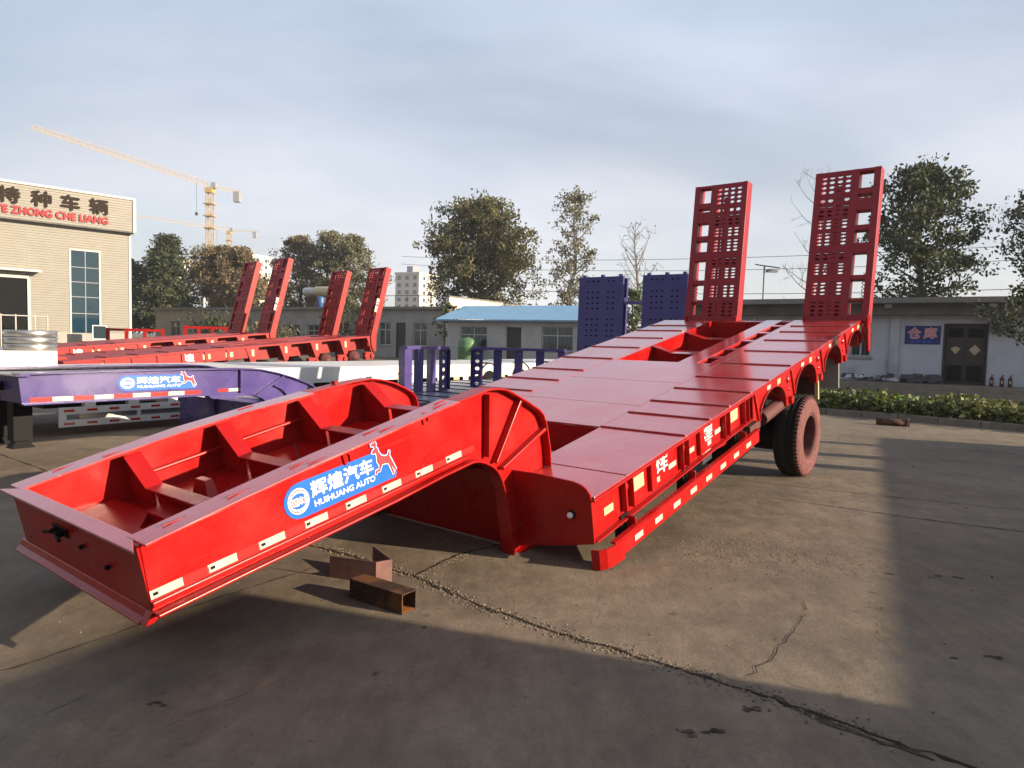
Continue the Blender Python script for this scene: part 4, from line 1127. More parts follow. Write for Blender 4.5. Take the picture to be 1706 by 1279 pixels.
# ------------------------------------------------------------------ two red trailers in the middle distance
def far_trailer(label, origin, yaw, pitch, group, rl=2.25):
    D = thing('lowbed_trailer', label, 'trailer', yawpitch(origin, yaw, pitch), group)
    Ln = 8.3
    xs = [0, .9, 1.6, 2.3, 3.0, 3.7, 4.3]
    for k in range(len(xs) - 1):
        MB().box(xs[k] + .003, xs[k + 1] - .003, 0, 3, -.015, 0).build('deck_panel', 'far_red', D)
        if k: MB().box(xs[k] - .014, xs[k] + .014, .02, .8, 0, .02).box(xs[k] - .014, xs[k] + .014, 2.2, 2.98, 0, .02).parts('deck_rib', 'far_red', D)
    MB().box(4.303, Ln, 0, .8, -.015, 0).box(4.303, Ln, 2.2, 3, -.015, 0).box(4.303, Ln, 1.2, 1.8, -.015, 0).parts('deck_panel', 'far_red', D)
    for x in (4.4, 5.4, 6.4, 7.4): MB().box(x, x + .15, .801, 1.199, -.1, -.02).box(x, x + .15, 1.801, 2.199, -.1, -.02).parts('crossmember', 'far_red', D)
    MB().box(4.31, Ln, .82, .85, -.4, -.016).box(4.31, Ln, 2.15, 2.18, -.4, -.016).parts('main_beam', 'far_red', D)
    MB().box(0, 4.3, .02, .06, -.32, -.016).build('side_web', 'far_red', D)
    MB().box(0, Ln, -.01, .02, -.05, -.016).build('edge_rail', 'far_red', D)
    for k in range(7): MB().box(.25 + .58 * k, .33 + .58 * k, -.005, .019, -.3, -.051).build('stiffener', 'far_red', D)
    text('side_lettering', '煌', (2.62, .0165, -.27), (.26, 0, 0), (0, 0, .2), 'ink_white', D, bold=.003)
    for x in (.7, 3.1, 3.7): MB().box(x, x + .2, .012, .0165, -.25, -.12).build('amber_plate', 'yellow', D)
    # hexagonal bays between flared brackets
    for k in range(5):
        x = 4.35 + .98 * k
        MB().prism([(x - .10, -.051), (x + .28, -.051), (x + .14, -.48), (x + .03, -.48)], 'y', .0, .35).build('arch_bracket', 'far_red', D)
        MB().box(x + .06, x + .13, -.006, -.001, -.28, -.10).build('side_lamp', 'yellow', D)
    MB().box(4.4, Ln, .40, .43, -.42, -.05).build('inner_web', 'far_red', D)
    for k in range(4):
        x = 4.85 + .98 * k
        MB().lathe([(.0005, -.05), (.10, -.04), (.11, .02), (.19, .03), (.20, .10), (.20, .55), (.1, .56)], (x, .12, -.62), 'y', 20).build('axle_hub', 'black' if k < 2 else 'rim_red', D, smooth=True)
        MB().box(x + .3, x + .62, .05, .16, -.72, -.49).disc((x + .36, .0, -.6), 'y', .09, .06, 12).disc((x + .56, .0, -.62), 'y', .07, .06, 12).build('spring_seat', 'far_red', D)
    MB().box(0, .03, .02, 2.98, -.45, -.016).build('front_plate', 'far_red', D)
    # gooseneck
    for yw in (.7, 2.25):
        MB().prism([(-3.0, .0), (-.3, .12), (.0, .1), (.25, .06), (.3, .001), (.0, .001), (-.0, -.4), (-.12, -.4), (-.15, -.25), (-.35, -.2), (-3.0, -.25)], 'y', yw, yw + .02).build('gooseneck_web', 'far_red', D)
    MB().box(-3.0, -2.98, .72, 2.25, -.25, .0).build('gooseneck_front', 'far_red', D)
    MB().box(Ln - .1, Ln, .02, 2.98, -.3, -.016).build('rear_beam', 'far_red', D)
    for x in (1.2, 6.9):
        for y in (.75, 2.1):
            zg = -(origin[2] + math.sin(R(pitch)) * x) / math.cos(R(pitch))
            MB().hull8([(x - .18, y - .12, zg), (x + .18, y - .12, zg), (x + .18, y + .12, zg), (x - .18, y + .12, zg), (x - .09, y - .08, -.46), (x + .09, y - .08, -.46), (x + .09, y + .08, -.46), (x - .09, y + .08, -.46)]).build('stand', 'black', D)
    place_ramp(D, .90, .0, Ln + .03, -.02, .36, rl, 1, 'far_red', label='near ramp')
    place_ramp(D, 3.0, 2.1, Ln + .03, -.02, .36, rl, -1, 'far_red', label='far ramp')
    MB().prism([(Ln, .0), (Ln, -.3), (Ln + .06, -.48), (Ln + .16, -.48), (Ln + .2, .0)], 'y', -.04, -.005).build('hinge_plate', 'far_red', D)
    text('ramp_lettering', '辉煌', (Ln + .30, -.004, .70), (.15, 0, .42), (-.10, 0, .035), 'ink_white', D)
    return D
far_trailer('red lowbed trailer beyond the white flatbed, nearer of the two', (-9.93, 15.46, .80), 42, 5.2, 'red trailers in the middle distance')
far_trailer('red lowbed trailer beyond the white flatbed, farther of the two', (-13.45, 16.65, .82), 42, 5.2, 'red trailers in the middle distance', 2.6)
def red_rack(lab, loc, yaw, Lr, hgt):
    r_ = thing('red_headboard', lab, 'rack', yawpitch(loc, yaw))
    MB().box(0, Lr, -.05, .05, hgt - .10, hgt).build('top_rail', 'far_red', r_)
    MB().box(.0, Lr, -.05, .05, hgt - .58, hgt - .50).build('mid_rail', 'far_red', r_)
    for k in range(4):
        x = Lr * k / 3
        MB().box(x - .06, x + .06, -.06, .06, 0, hgt + .01).build('post', 'far_red', r_)
red_rack('red headboard frame standing nearest the workshop window', (-15.6, 27.0, 0), 68, 1.9, 1.62)
red_rack('red headboard frame standing in front of the shrubs', (-13.8, 29.5, 0), 72, 1.6, 1.80)

# ------------------------------------------------------------------ workshop at left
q = math.sqrt(.5)
WS = thing('workshop_building', 'tall cream clad workshop with bronze characters on its fascia', 'building', frame((-33, 60, 0), (q, q, 0), (-q, q, 0), (0, 0, 1)))
def siding(x0, x1, z0, z1, y, step=.2, d=.035):
    mb = MB(); n = max(1, int(round((z1 - z0) / step)))
    for k in range(n):
        a = z0 + (z1 - z0) * k / n; b = z0 + (z1 - z0) * (k + 1) / n; m_ = a + (b - a) * .78
        mb.poly([(x0, y, a), (x1, y, a), (x1, y - d * .3, m_), (x0, y - d * .3, m_)])
        mb.poly([(x0, y - d * .3, m_), (x1, y - d * .3, m_), (x1, y - d, m_ + .02), (x0, y - d, m_ + .02)])
        mb.poly([(x0, y - d, m_ + .02), (x1, y - d, m_ + .02), (x1, y, b), (x0, y, b)])
    return mb
sd = siding(-4.2, -2.05, 8.06, 9.85, 0)
for a in ((-2.05, .25, 1.3, 9.85), (-7.1, -4.2, 1.3, 9.85), (-24, -7.1, 5.72, 9.85), (-4.2, -2.05, .9, 1.32), (-24, -13, 0.3, 5.72)):
    s2 = siding(*a, 0); i = len(sd.v); sd.v += s2.v; sd.f += [tuple(i + k for k in f) for f in s2.f]
sd.build('cladding', 'cream', WS)
MB().box(-7.1, .2, -.04, .2, 0, 1.3).build('plinth', 'plaster', WS)
siding(-24, .30, 9.95, 12.55, -.6).build('fascia', 'cream', WS)
MB().box(-24, .52, -.72, -.3, 12.55, 12.72).box(.32, .55, -.70, .3, 9.82, 12.548).parts('fascia_trim', 'cream_trim', WS)
MB().box(-24, .50, -.64, .02, 9.82, 9.95).build('fascia_soffit', 'dark_roof', WS)
MB().box(.16, .34, -.06, .15, .0, 9.8).build('corner_trim', 'cream_trim', WS)
MB().box(-24, .28, .21, 24, 0.0, 12.3).build('shell', 'cream', WS)
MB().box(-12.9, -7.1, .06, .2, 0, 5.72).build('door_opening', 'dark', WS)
MB().box(-13.0, -7.0, -.06, .05, 5.45, 5.72).box(-7.1, -6.9, -.06, .05, 0, 5.449).parts('door_frame', 'cream_trim', WS)
MB().hull8([(-13, -1.0, 5.95), (-6.3, -1.0, 5.95), (-6.3, 0, 6.0), (-13, 0, 6.0), (-13, -1.0, 6.12), (-6.3, -1.0, 6.12), (-6.3, 0, 6.3), (-13, 0, 6.3)]).build('door_canopy', 'cream_trim', WS)
MB().box(-4.24, -4.12, -.05, .05, 1.2, 8.1).box(-2.11, -1.99, -.05, .05, 1.2, 8.1).box(-4.119, -2.111, -.05, .05, 7.98, 8.1).parts('window_surround', 'cream_trim', WS)
zs = [1.32, 2.9, 4.25, 5.45, 6.65, 7.98]
for k in range(5):
    for x0, x1 in ((-4.119, -3.13), (-3.07, -2.111)):
        MB().box(x0, x1, .03, .045, zs[k] + .03, zs[k + 1] - .03).build('window_pane', 'glass_blue', WS)
mb = MB().box(-3.13, -3.07, -.01, .05, 1.32, 7.98)
for z in zs[1:-1]: mb.box(-4.119, -3.131, -.01, .05, z - .03, z + .03).box(-3.069, -2.111, -.01, .05, z - .03, z + .03)
mb.build('window_frame', 'apt_grey', WS)
for ch_, x0, x1 in (('特', -9.0, -7.6), ('种', -6.85, -5.56), ('车', -4.89, -3.61), ('辆', -2.87, -1.58)):
    text('sign_character', ch_, (x0, -.72, 11.05), (x1 - x0, 0, 0), (0, 0, 1.18), 'ink_brown', WS, bold=.05)
text('sign_lettering', 'TE ZHONG CHE LIANG', (-9.15, -.72, 10.28), (7.57, 0, 0), (0, 0, .55), 'sign_red', WS, bold=.04)
fr = thing('pipe_frame', 'pale welded pipe frame standing by the workshop door', 'frame', frame((-33, 60, 0), (q, q, 0), (-q, q, 0), (0, 0, 1)) @ Matrix.Translation((-9.3, -3.0, 0)))
for x in (0, .9, 2.1, 2.9): MB().tube((x, 0, 0), (x, 0, 2.6), .05, n=8).build('post', 'cream_trim', fr)
for z in (1.2, 2.5): MB().tube((0, 0, z), (2.9, 0, z), .04, n=8).build('rail', 'cream_trim', fr)
nb = thing('notice_board', 'small white framed board below the workshop window', 'board', frame((-33, 60, 0), (q, q, 0), (-q, q, 0), (0, 0, 1)) @ Matrix.Translation((-3.2, -2.5, 0)))
MB().box(0, .9, 0, .05, .9, 1.9).build('board_panel', 'glass', nb)
MB().box(-.07, 0, -.02, .06, .0, 1.97).box(.9, .97, -.02, .06, .0, 1.97).box(0, .9, -.02, .06, 1.9, 1.97).box(0, .9, -.02, .06, .82, .9).parts('board_frame', 'frame_white', nb)

# ------------------------------------------------------------------ low buildings across the yard
ED = (.868, -.497)
def lowb(name, label, o, Ln, depth, H, m, cat='building'):
    b = thing(name, label, cat, frame((o[0], o[1], 0), (ED[0], ED[1], 0), (-ED[1], ED[0], 0), (0, 0, 1)))
    return b
def wall_open(b, Ln, H, holes, m, th=.25, x0=0):
    """front wall with real openings: holes (x0,x1,z0,z1) sorted by x"""
    mb = MB(); x = x0
    for (a, c, z0, z1) in holes:
        mb.box(x, a, 0, th, 0, H)
        if z0 > 0: mb.box(a, c, 0, th, 0, z0)
        mb.box(a, c, 0, th, z1, H); x = c
    mb.box(x, Ln, 0, th, 0, H)
    return mb.build('wall', m, b)
def window(b, a, c, z0, z1, y=.1, bars=0, mull=1, transom=.0):
    w = MB().box(a, a + .06, y, y + .06, z0, z1).box(c - .06, c, y, y + .06, z0, z1).box(a + .06, c - .06, y, y + .06, z0, z0 + .06).box(a + .06, c - .06, y, y + .06, z1 - .06, z1)
    for k in range(mull):
        x = a + (c - a) * (k + 1) / (mull + 1); w.box(x - .03, x + .03, y + .001, y + .059, z0 + .061, z1 - .061)
    if transom: w.box(a + .061, c - .061, y - .002, y + .057, z0 + (z1 - z0) * transom - .03, z0 + (z1 - z0) * transom + .03)
    o = w.build('window', 'frame_white', b)
    MB().box(a + .05, c - .05, y + .025, y + .035, z0 + .05, z1 - .05).build('pane', 'glass', o)
    MB().box(a - .06, c + .06, -.06, .02, z0 - .08, z0).build('sill', 'plaster', o)
    if bars:
        bb = MB()
        for k in range(bars):
            x = a + (c - a) * (k + 1) / (bars + 1); bb.tube((x, .03, z0), (x, .03, z1), .012, n=5)
        bb.build('window_bars', 'black', o)
    return o
E1 = lowb('row_building', 'low grey flat roofed row building behind the red ramps', (-36, 70.65), 35.5, 6, 4, 'plaster')
E0 = 9.33
hol = []
for a, c, z0, z1, kd in ((-7, -5.4, 1.0, 2.7, 'w'), (-3.5, -1.9, 1.0, 2.7, 'w'), (1.0, 2.6, 1.0, 2.7, 'w'), (5.2, 6.3, 0, 2.6, 'd'), (9.4, 10.9, .9, 2.5, 'w'), (11.8, 13.2, .9, 2.5, 'w'), (15.0, 16.0, 0, 2.6, 'd'), (17.2, 18.4, .95, 2.75, 'w'), (19.75, 20.95, .95, 2.75, 'w'), (21.5, 22.45, 0, 2.75, 'd'), (23.2, 24.5, .95, 2.75, 'w')):
    hol.append((a + E0, c + E0, z0, z1)); 
wall_open(E1, 35.45, 3.75, hol, 'plaster')
for a, c, z0, z1 in hol:
    if z0 > 0: window(E1, a, c, z0, z1, transom=.68, bars=4)
    else:
        d = MB().box(a + .05, c - .05, .12, .16, 0, z1 - .05).build('door', 'door_brown', E1)
        MB().box(a, a + .05, .08, .2, 0, z1).box(c - .05, c, .08, .2, 0, z1).box(a + .05, c - .05, .08, .2, z1 - .05, z1).parts('door_frame', 'door_brown', d)
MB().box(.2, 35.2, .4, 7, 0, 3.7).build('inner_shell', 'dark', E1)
MB().box(-.3, 35.7, -.35, 7.2, 3.76, 3.98).build('roof_slab', 'tile_roof', E1)
MB().box(35.2, 35.45, .26, 7, 0, 3.75).box(0, .25, .26, 7, 0, 3.75).box(.26, 35.19, 6.8, 7.0, 0, 3.75).parts('wall', 'plaster', E1)
E1M = E1.matrix_world.copy()
rl = thing('roof_railing', 'thin metal railing along the grey row building roof', 'railing', E1M @ Matrix.Translation((29.5, .1, 3.98)))
for k in range(6): MB().tube((k * 1.15, 0, 0), (k * 1.15, 0, .9), .025, n=5).build('post', 'black', rl)
MB().tube((0, 0, .88), (5.75, 0, .88), .022, n=5).build('rail', 'black', rl)
ht = thing('solar_water_heater', 'cream and white cylinder water heater on the row building roof', 'water heater', E1M @ Matrix.Translation((19.6, 1.2, 3.98)))
MB().tube((0, 0, 1.45), (1.4, 0, 1.45), .32, n=20).build('tank', 'junk_white', ht)
MB().tube((1.4, 0, 1.45), (3.1, 0, 1.45), .38, n=20).build('tank', 'heater', ht)
for x in (.3, 1.5, 2.8):
    MB().tube((x, -.3, 0), (x, 0, 1.3), .03, n=5).tube((x, .8, 0), (x, 0, 1.3), .03, n=5).parts('leg', 'frame_white', ht)
MB().tube((3.0, -.2, 1.3), (3.9, -.2, .2), .06, n=8).build('brace', 'frame_white', ht)
MB().box(.2, 2.0, -.2, .0, .1, 1.0).build('collector', 'rust', ht)
br = thing('blue_barrel', 'blue plastic barrel standing under the roof water heater', 'barrel', E1M @ Matrix.Translation((21.9, .8, 3.98)))
MB().lathe([(.0005, 0), (.30, 0), (.33, .1), (.33, .35), (.35, .4), (.33, .45), (.33, .8), (.28, .95), (.0005, .96)], (0, 0, 0), 'z', 20).build('barrel_body', 'barrel_blue', br, smooth=True)
MB().lathe([(.345, .28), (.36, .30), (.345, .32)], (0, 0, 0), 'z', 20).build('barrel_ring', 'barrel_blue', br)

# blue roofed building with a lit gable wall
F1 = lowb('blue_roofed_building', 'low grey building with a blue sheet metal roof', (-4.6, 49.0), 16, 6, 3, 'plaster')
fh = [(1.1, 3.25, .95, 2.46), (4.7, 5.95, .0, 2.42), (7.4, 9.65, .95, 2.52)]
wall_open(F1, 11, 2.9, fh, 'shed_wall')
for k, (a, c, z0, z1) in enumerate(fh):
    if z0 > 0: window(F1, a, c, z0, z1, mull=1, transom=.62, bars=8)
    else:
        d = MB().box(a + .05, c - .05, .12, .16, 0, z1 - .05).build('door', 'door_brown', F1)
        MB().box(a, a + .06, .05, .2, 0, z1).box(c - .06, c, .05, .2, 0, z1).parts('door_frame', 'frame_white', d)
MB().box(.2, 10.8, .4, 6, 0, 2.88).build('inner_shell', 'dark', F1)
MB().box(0, .25, .26, 6.2, 0, 2.9).box(10.75, 11, .26, 6.2, 0, 2.9).parts('wall', 'shed_wall', F1)
rf = MB()
nn_ = 48
for k in range(nn_):
    x0 = -.8 + 12.4 * k / nn_; x1 = -.8 + 12.4 * (k + 1) / nn_; xm = (x0 + x1) / 2
    for a, b, da, db in ((x0, xm, 0, .035), (xm, x1, .035, 0)):
        rf.poly([(a, -.5, 2.88 + da), (b, -.5, 2.88 + db), (b, 3.1, 4.0 + db), (a, 3.1, 4.0 + da)])
        rf.poly([(a, 3.1, 4.0 + da), (b, 3.1, 4.0 + db), (b, 6.7, 2.88 + db), (a, 6.7, 2.88 + da)])
rf.build('roof', 'blue_roof', F1)
MB().box(-.8, 11.6, -.52, -.46, 2.80, 2.875).build('eave_board', 'blue_roof', F1)
gw = thing('gable_wall', 'sunlit cream end wall rising above the blue roof', 'wall', frame((-5.12, 53.0, 0), (.497, .868, 0), (-.868, .497, 0), (0, 0, 1)))
MB().box(0, 10.5, -.3, 0, 0, 4.70).build('wall', 'gable', gw)
MB().box(-.06, 10.56, -.36, .06, 4.701, 4.80).build('coping', 'tile_roof', gw)
tk = thing('water_tank', 'pale green plastic water tank in front of the blue roofed building', 'tank', Matrix.Translation((-3.0, 46.6, 0)))
MB().lathe([(.0005, 0), (.62, 0), (.64, .1), (.64, 1.0), (.66, 1.04), (.64, 1.08), (.64, 1.35), (.60, 1.47), (.5, 1.57), (.3, 1.64), (.0005, 1.66)], (0, 0, 0), 'z', 28).build('tank_body', 'green_tank', tk, smooth=True)
MB().lathe([(.0005, 1.69), (.17, 1.685), (.18, 1.6)], (0, 0, 0), 'z', 18).build('tank_lid', 'green_tank', tk, smooth=True)

# far apartment blocks
def apartment(label, o, w, d, H, storeys, colsn, yaw):
    b = thing('apartment_block', label, 'building', yawpitch(o, yaw))
    MB().box(0, w, 0, d, 0, H).build('wall', 'apt', b)
    MB().box(-.3, w + .3, -.3, d + .3, H, H + 1.0).build('parapet', 'apt', b)
    MB().box(w * .25, w * .5, d * .3, d * .7, H + 1.0, H + 4).build('stair_head', 'apt_grey', b)
    for s in range(storeys):
        z = H - (s + 1) * 3.1 + .9
        for k in range(colsn):
            x = w * (k + .5) / colsn
            f_ = MB().box(x - .95, x + .95, -.12, -.02, z, z + 1.7).build('window', 'apt_grey', b)
            MB().box(x - .75, x - .05, -.15, -.121, z + .15, z + 1.55).box(x + .05, x + .75, -.15, -.121, z + .15, z + 1.55).build('pane', 'glass', f_)
        for k in range(2):
            y = d * (k + .7) / 2.4
            MB().box(-.12, -.02, y - .7, y + .7, z, z + 1.5).build('window', 'apt_grey', b)
            MB().box(w + .02, w + .12, y - .7, y + .7, z, z + 1.5).build('window', 'glass', b)
    return b
apartment('pale distant apartment block beside the nearest far ramp', (-51.5, 305, 0), 12, 14, 29, 6, 3, 115)
apartment('distant apartment block mostly hidden behind the left trees', (-182, 345, 0), 16, 14, 37, 5, 3, 110)
apartment('distant apartment block peeping over the autumn trees', (-138, 340, 0), 14, 14, 39, 4, 3, 110)

# ------------------------------------------------------------------ tower cranes
def crane(label, base, H, tip, tail, s=1.0, mw=2.0):
    c = thing('tower_crane', label, 'crane', Matrix.Translation(base))
    m_ = MB(); hw = mw / 2
    for sx in (-1, 1):
        for sy in (-1, 1): m_.box(sx * hw - .12, sx * hw + .12, sy * hw - .12, sy * hw + .12, 0, H)
    n = int(H / 2.4)
    for k in range(n):
        z0, z1 = H * k / n, H * (k + 1) / n
        for (a, b) in (((-hw, -hw), (hw, -hw)), ((hw, -hw), (hw, hw)), ((hw, hw), (-hw, hw)), ((-hw, hw), (-hw, -hw))):
            p, q_ = (a, b) if k % 2 else (b, a)
            m_.tube((p[0], p[1], z0), (q_[0], q_[1], z1), .06, n=4, cap=False); m_.tube((a[0], a[1], z1), (b[0], b[1], z1), .055, n=4, cap=False)
    m_.build('mast', 'crane', c)
    for k in range(3):
        z = H - 4 - 4.2 * k
        MB().box(-hw - .7, hw + .7, -hw - .7, hw + .7, z, z + .35).build('collar_platform', 'crane', c)
    MB().box(-1.3, 1.3, -1.3, 1.3, H, H + 1.6).build('slew_ring', 'crane', c)
    MB().box(.8, 2.4, -1.0, .6, H + 1.6, H + 3.6).build('cab', 'apt_grey', c)
    def lattice(nm, v, h0, h1, w_, nseg):
        v = Vector(v); L_ = v.length; d = v.normalized(); sd_ = Vector((-d.y, d.x, 0)).normalized()
        j = MB(); P = lambda t, s_, z: tuple(Vector((0, 0, H + 2)) + v * t + sd_ * s_ * w_ / 2 + Vector((0, 0, z)))
        for k in range(nseg):
            t0, t1 = k / nseg, (k + 1) / nseg; tm = (t0 + t1) / 2
            ha, hb_ = lerp(h0, h1, t0), lerp(h0, h1, t1); hm = (ha + hb_) / 2
            for s_ in (-1, 1):
                j.tube(P(t0, s_, 0), P(t1, s_, 0), .07, n=4, cap=False)
                j.tube(P(t0, s_, 0), P(tm, 0, hm), .04, n=4, cap=False); j.tube(P(t1, s_, 0), P(tm, 0, hm), .04, n=4, cap=False)
            if k: j.tube(P(t0 - .5 / nseg, 0, hm), P(tm, 0, hm), .07, n=4, cap=False)
        return j.build(nm, 'crane', c)
    lattice('jib', tip, 1.7, 1.1, 1.4, 26)
    lattice('counter_jib', tail, 1.0, .8, 1.6, 6)
    tv = Vector(tail)
    MB().box(tv.x * .85 - 1.1, tv.x * .85 + 1.1, tv.y * .85 - 1.1, tv.y * .85 + 1.1, H - 1.6, H + 2.0).build('counterweight', 'apt_grey', c)
    t_ = Vector(tip) * .1
    MB().tube((t_.x, t_.y, H + 2), (t_.x, t_.y, H - 8), .05, n=4).box(t_.x - .3, t_.x + .3, t_.y - .3, t_.y + .3, H - 9, H - 8).build('hook_block', 'black', c)
    return c
crane('yellow tower crane with a long jib standing behind the left trees', (-108, 250, 0), 51, (-17, -67, 0), (8.0, 8.5, 0))
crane('fainter more distant tower crane half hidden by the nearer mast', (-170, 420, 0), 61, (-48, -60, 0), (17, 3, 0), mw=2.2)

# ------------------------------------------------------------------ warehouse at right
WH = thing('warehouse', 'low whitewashed warehouse with a dark overhanging eave', 'building', frame((16.3, 23.1, 0), (.832, -.555, 0), (.555, .832, 0), (0, 0, 1)))
whol = [(-7.5, -6.7, 1.2, 2.45), (-4.75, -4.05, 1.25, 2.1), (-1.78, -.62, .40, 2.44), (2.4, 3.9, 1.1, 2.4)]
wall_open(WH, 8, 2.74, whol, 'white_wall', x0=-11)
MB().box(-11, 8, -1.6, .25, 0, .40).build('platform', 'kerb', WH)
MB().box(-11, 8, -1.95, -1.601, 0, .20).build('step', 'kerb', WH)
MB().box(-11.2, 8.2, -.55, .3, 2.742, 3.12).build('eave_beam', 'dark_roof', WH)
MB().hull8([(-11.4, -1.1, 3.121), (8.4, -1.1, 3.121), (8.4, 7, 3.121), (-11.4, 7, 3.121), (-11.4, -1.1, 3.30), (8.4, -1.1, 3.30), (8.4, 7, 3.42), (-11.4, 7, 3.42)]).build('roof_slab', 'tile_roof', WH)
MB().box(-10.8, 7.8, .4, 6.5, 0, 3.1).build('inner_shell', 'dark', WH)
MB().box(-11, -10.8, .26, 6.5, 0, 2.74).box(7.8, 8, .26, 6.5, 0, 2.74).parts('wall', 'white_wall', WH)
for a, c, z0, z1 in (whol[0], whol[1], whol[3]): window(WH, a, c, z0, z1, bars=4, mull=1)
for x in (-5.9, -3.45, 2.0): MB().box(x, x + .28, -.08, 0, .40, 2.74).build('pilaster', 'white_wall', WH)
dd = MB().box(-1.76, -1.2, .08, .13, .41, 2.40).build('door', 'door_brown', WH)
d2 = MB().box(-1.19, -.64, .08, .13, .41, 2.40).build('door', 'door_brown', WH)
for o, x in ((dd, -1.76), (d2, -1.19)):
    MB().box(x + .06, x + .5, .06, .079, .5, 1.05).box(x + .06, x + .5, .06, .079, 2.0, 2.3).parts('door_inset', 'black', o)
MB().prism([(-1.62, 1.62), (-1.47, 1.42), (-1.32, 1.62), (-1.47, 1.70)], 'y', .066, .072).build('door_paper', 'paper', dd)
MB().prism([(-1.09, 1.58), (-.92, 1.40), (-.75, 1.58), (-.92, 1.76)], 'y', .066, .072).build('door_paper', 'paper', d2)
MB().box(-1.84, -1.78, -.02, .2, .41, 2.46).box(-.62, -.56, -.02, .2, .41, 2.46).box(-1.779, -.621, -.02, .2, 2.41, 2.47).parts('door_frame', 'door_brown', WH)
for x in (-8.8, -3.62, -.6, 2.6):
    MB().box(x, x + .22, -.62, -.56, 2.98, 3.10).build('eave_lamp', 'junk_white', WH)
for x in (-8.2, 1.7):
    MB().tube((x, -.06, .41), (x, -.06, 2.75), .045, n=8).build('downpipe', 'frame_white', WH)
WHM = WH.matrix_world.copy()
bn_ = thing('banner', 'navy wall banner with two red edged characters beside the warehouse door', 'banner', WHM @ Matrix.Translation((-3.0, -.02, 1.74)))
MB().box(0, 1.08, 0, .015, 0, .64).build('banner_sheet', 'banner', bn_)
for chs, x in (('仓', .10), ('库', .58)):
    text('banner_character', chs, (x, -.004, .2), (.38, 0, 0), (0, 0, .38), 'ink_white', bn_, bold=.016)
    text('banner_character', chs, (x, -.007, .2), (.38, 0, 0), (0, 0, .38), 'pink', bn_, bold=.006)
text('banner_line', '放 射 源 库', (.2, -.004, .06), (.62, 0, 0), (0, 0, .07), 'blue', bn_, bold=.003)
ac = thing('air_conditioner', 'dark air conditioner unit on the wall right of the warehouse door', 'air conditioner', WHM @ Matrix.Translation((-.52, -.36, 2.2)))
MB().box(0, .62, 0, .30, 0, .44).build('casing', 'junk_dark', ac)
MB().lathe([(.17, -.012), (.19, -.012), (.19, 0)], (.24, 0, .22), 'y', 20).box(.10, .38, -.011, -.001, .21, .23).box(.23, .25, -.012, -.002, .08, .36).build('fan_grille', 'black', ac)
MB().box(.05, .1, .0, .355, -.05, 0).box(.5, .55, .0, .355, -.05, 0).parts('bracket', 'black', ac)
def heap(name, label, cat, mtx, parts):
    h = thing(name, label, cat, mtx)
    for nm, m_, L_ in parts:
        mb = MB()
        for (cx, cy, cz, a, b, c_, rz) in L_:
            ca, sa = math.cos(rz), math.sin(rz); P = []
            for z in (0, c_):
                k_ = 1 if z == 0 else .8
                for x, y in ((-a, -b), (a, -b), (a, b), (-a, b)):
                    P.append((cx + (x * ca - y * sa) * k_ + rnd.uniform(-.03, .03), cy + (x * sa + y * ca) * k_, cz + z + rnd.uniform(-.02, .02)))
            mb.hull8(P)
        mb.build(nm, m_, h)
    return h
def scatter(n, sx, sy, hmax, a, b, c):
    return [(rnd.uniform(-sx, sx), rnd.uniform(-sy, sy), rnd.uniform(0, hmax), a * rnd.uniform(.4, 1.3), b * rnd.uniform(.4, 1.3), c * rnd.uniform(.5, 1.5), rnd.uniform(-.9, .9)) for _ in range(n)]
heap('sheeting_heap', 'heap of crumpled white sheeting under the warehouse wall', 'heap', WHM @ Matrix.Translation((-3.9, -.7, .40)),
     [('sheeting', 'junk_white', scatter(9, .75, .2, .12, .26, .07, .07)), ('scrap', 'junk_dark', scatter(10, .8, .25, .18, .2, .1, .12))])
heap('scrap_heap', 'dark scrap heap left of the warehouse door', 'heap', WHM @ Matrix.Translation((-2.4, -.6, .40)),
     [('scrap', 'junk_dark', scatter(20, .5, .2, .16, .25, .12, .14))])
for k, x in enumerate((-.40, -.12, .10)):
    ex_ = thing('fire_extinguisher', ('first', 'second', 'third')[k] + ' dull red extinguisher right of the warehouse door', 'extinguisher', WHM @ Matrix.Translation((x, -.35, .40)) @ Matrix.Scale(.72, 4), 'extinguishers by the warehouse door')
    MB().lathe([(.0005, 0), (.08, 0), (.085, .05), (.085, .36), (.05, .43), (.025, .45)], (0, 0, 0), 'z', 14).build('cylinder_body', 'extinguisher', ex_, smooth=True)
    MB().tube((0, 0, .45), (0, 0, .5), .025, n=8).box(-.02, .09, -.012, .012, .5, .525).build('valve_handle', 'black', ex_)
    MB().box(-.04, .04, -.09, -.086, .15, .27).build('label_plate', 'paper', ex_)

# solar street lamp behind the warehouse
sl = thing('solar_lamp_post', 'solar panel lamp post rising behind the warehouse between the ramps', 'lamp post', Matrix.Translation((10.7, 30.3, 0)))
MB().tube((0, 0, 0), (0, 0, 5.0), .05, .035, n=8).build('post', 'apt_grey', sl)
MB().hull8([(-.30, -.3, 4.95), (.55, -.3, 4.85), (.55, .3, 4.95), (-.30, .3, 5.05), (-.30, -.3, 5.0), (.55, -.3, 4.9), (.55, .3, 5.0), (-.30, .3, 5.1)]).build('solar_panel', 'solar', sl)
MB().box(.1, .55, -.12, .12, 4.72, 4.82).build('lamp_head', 'apt_grey', sl)

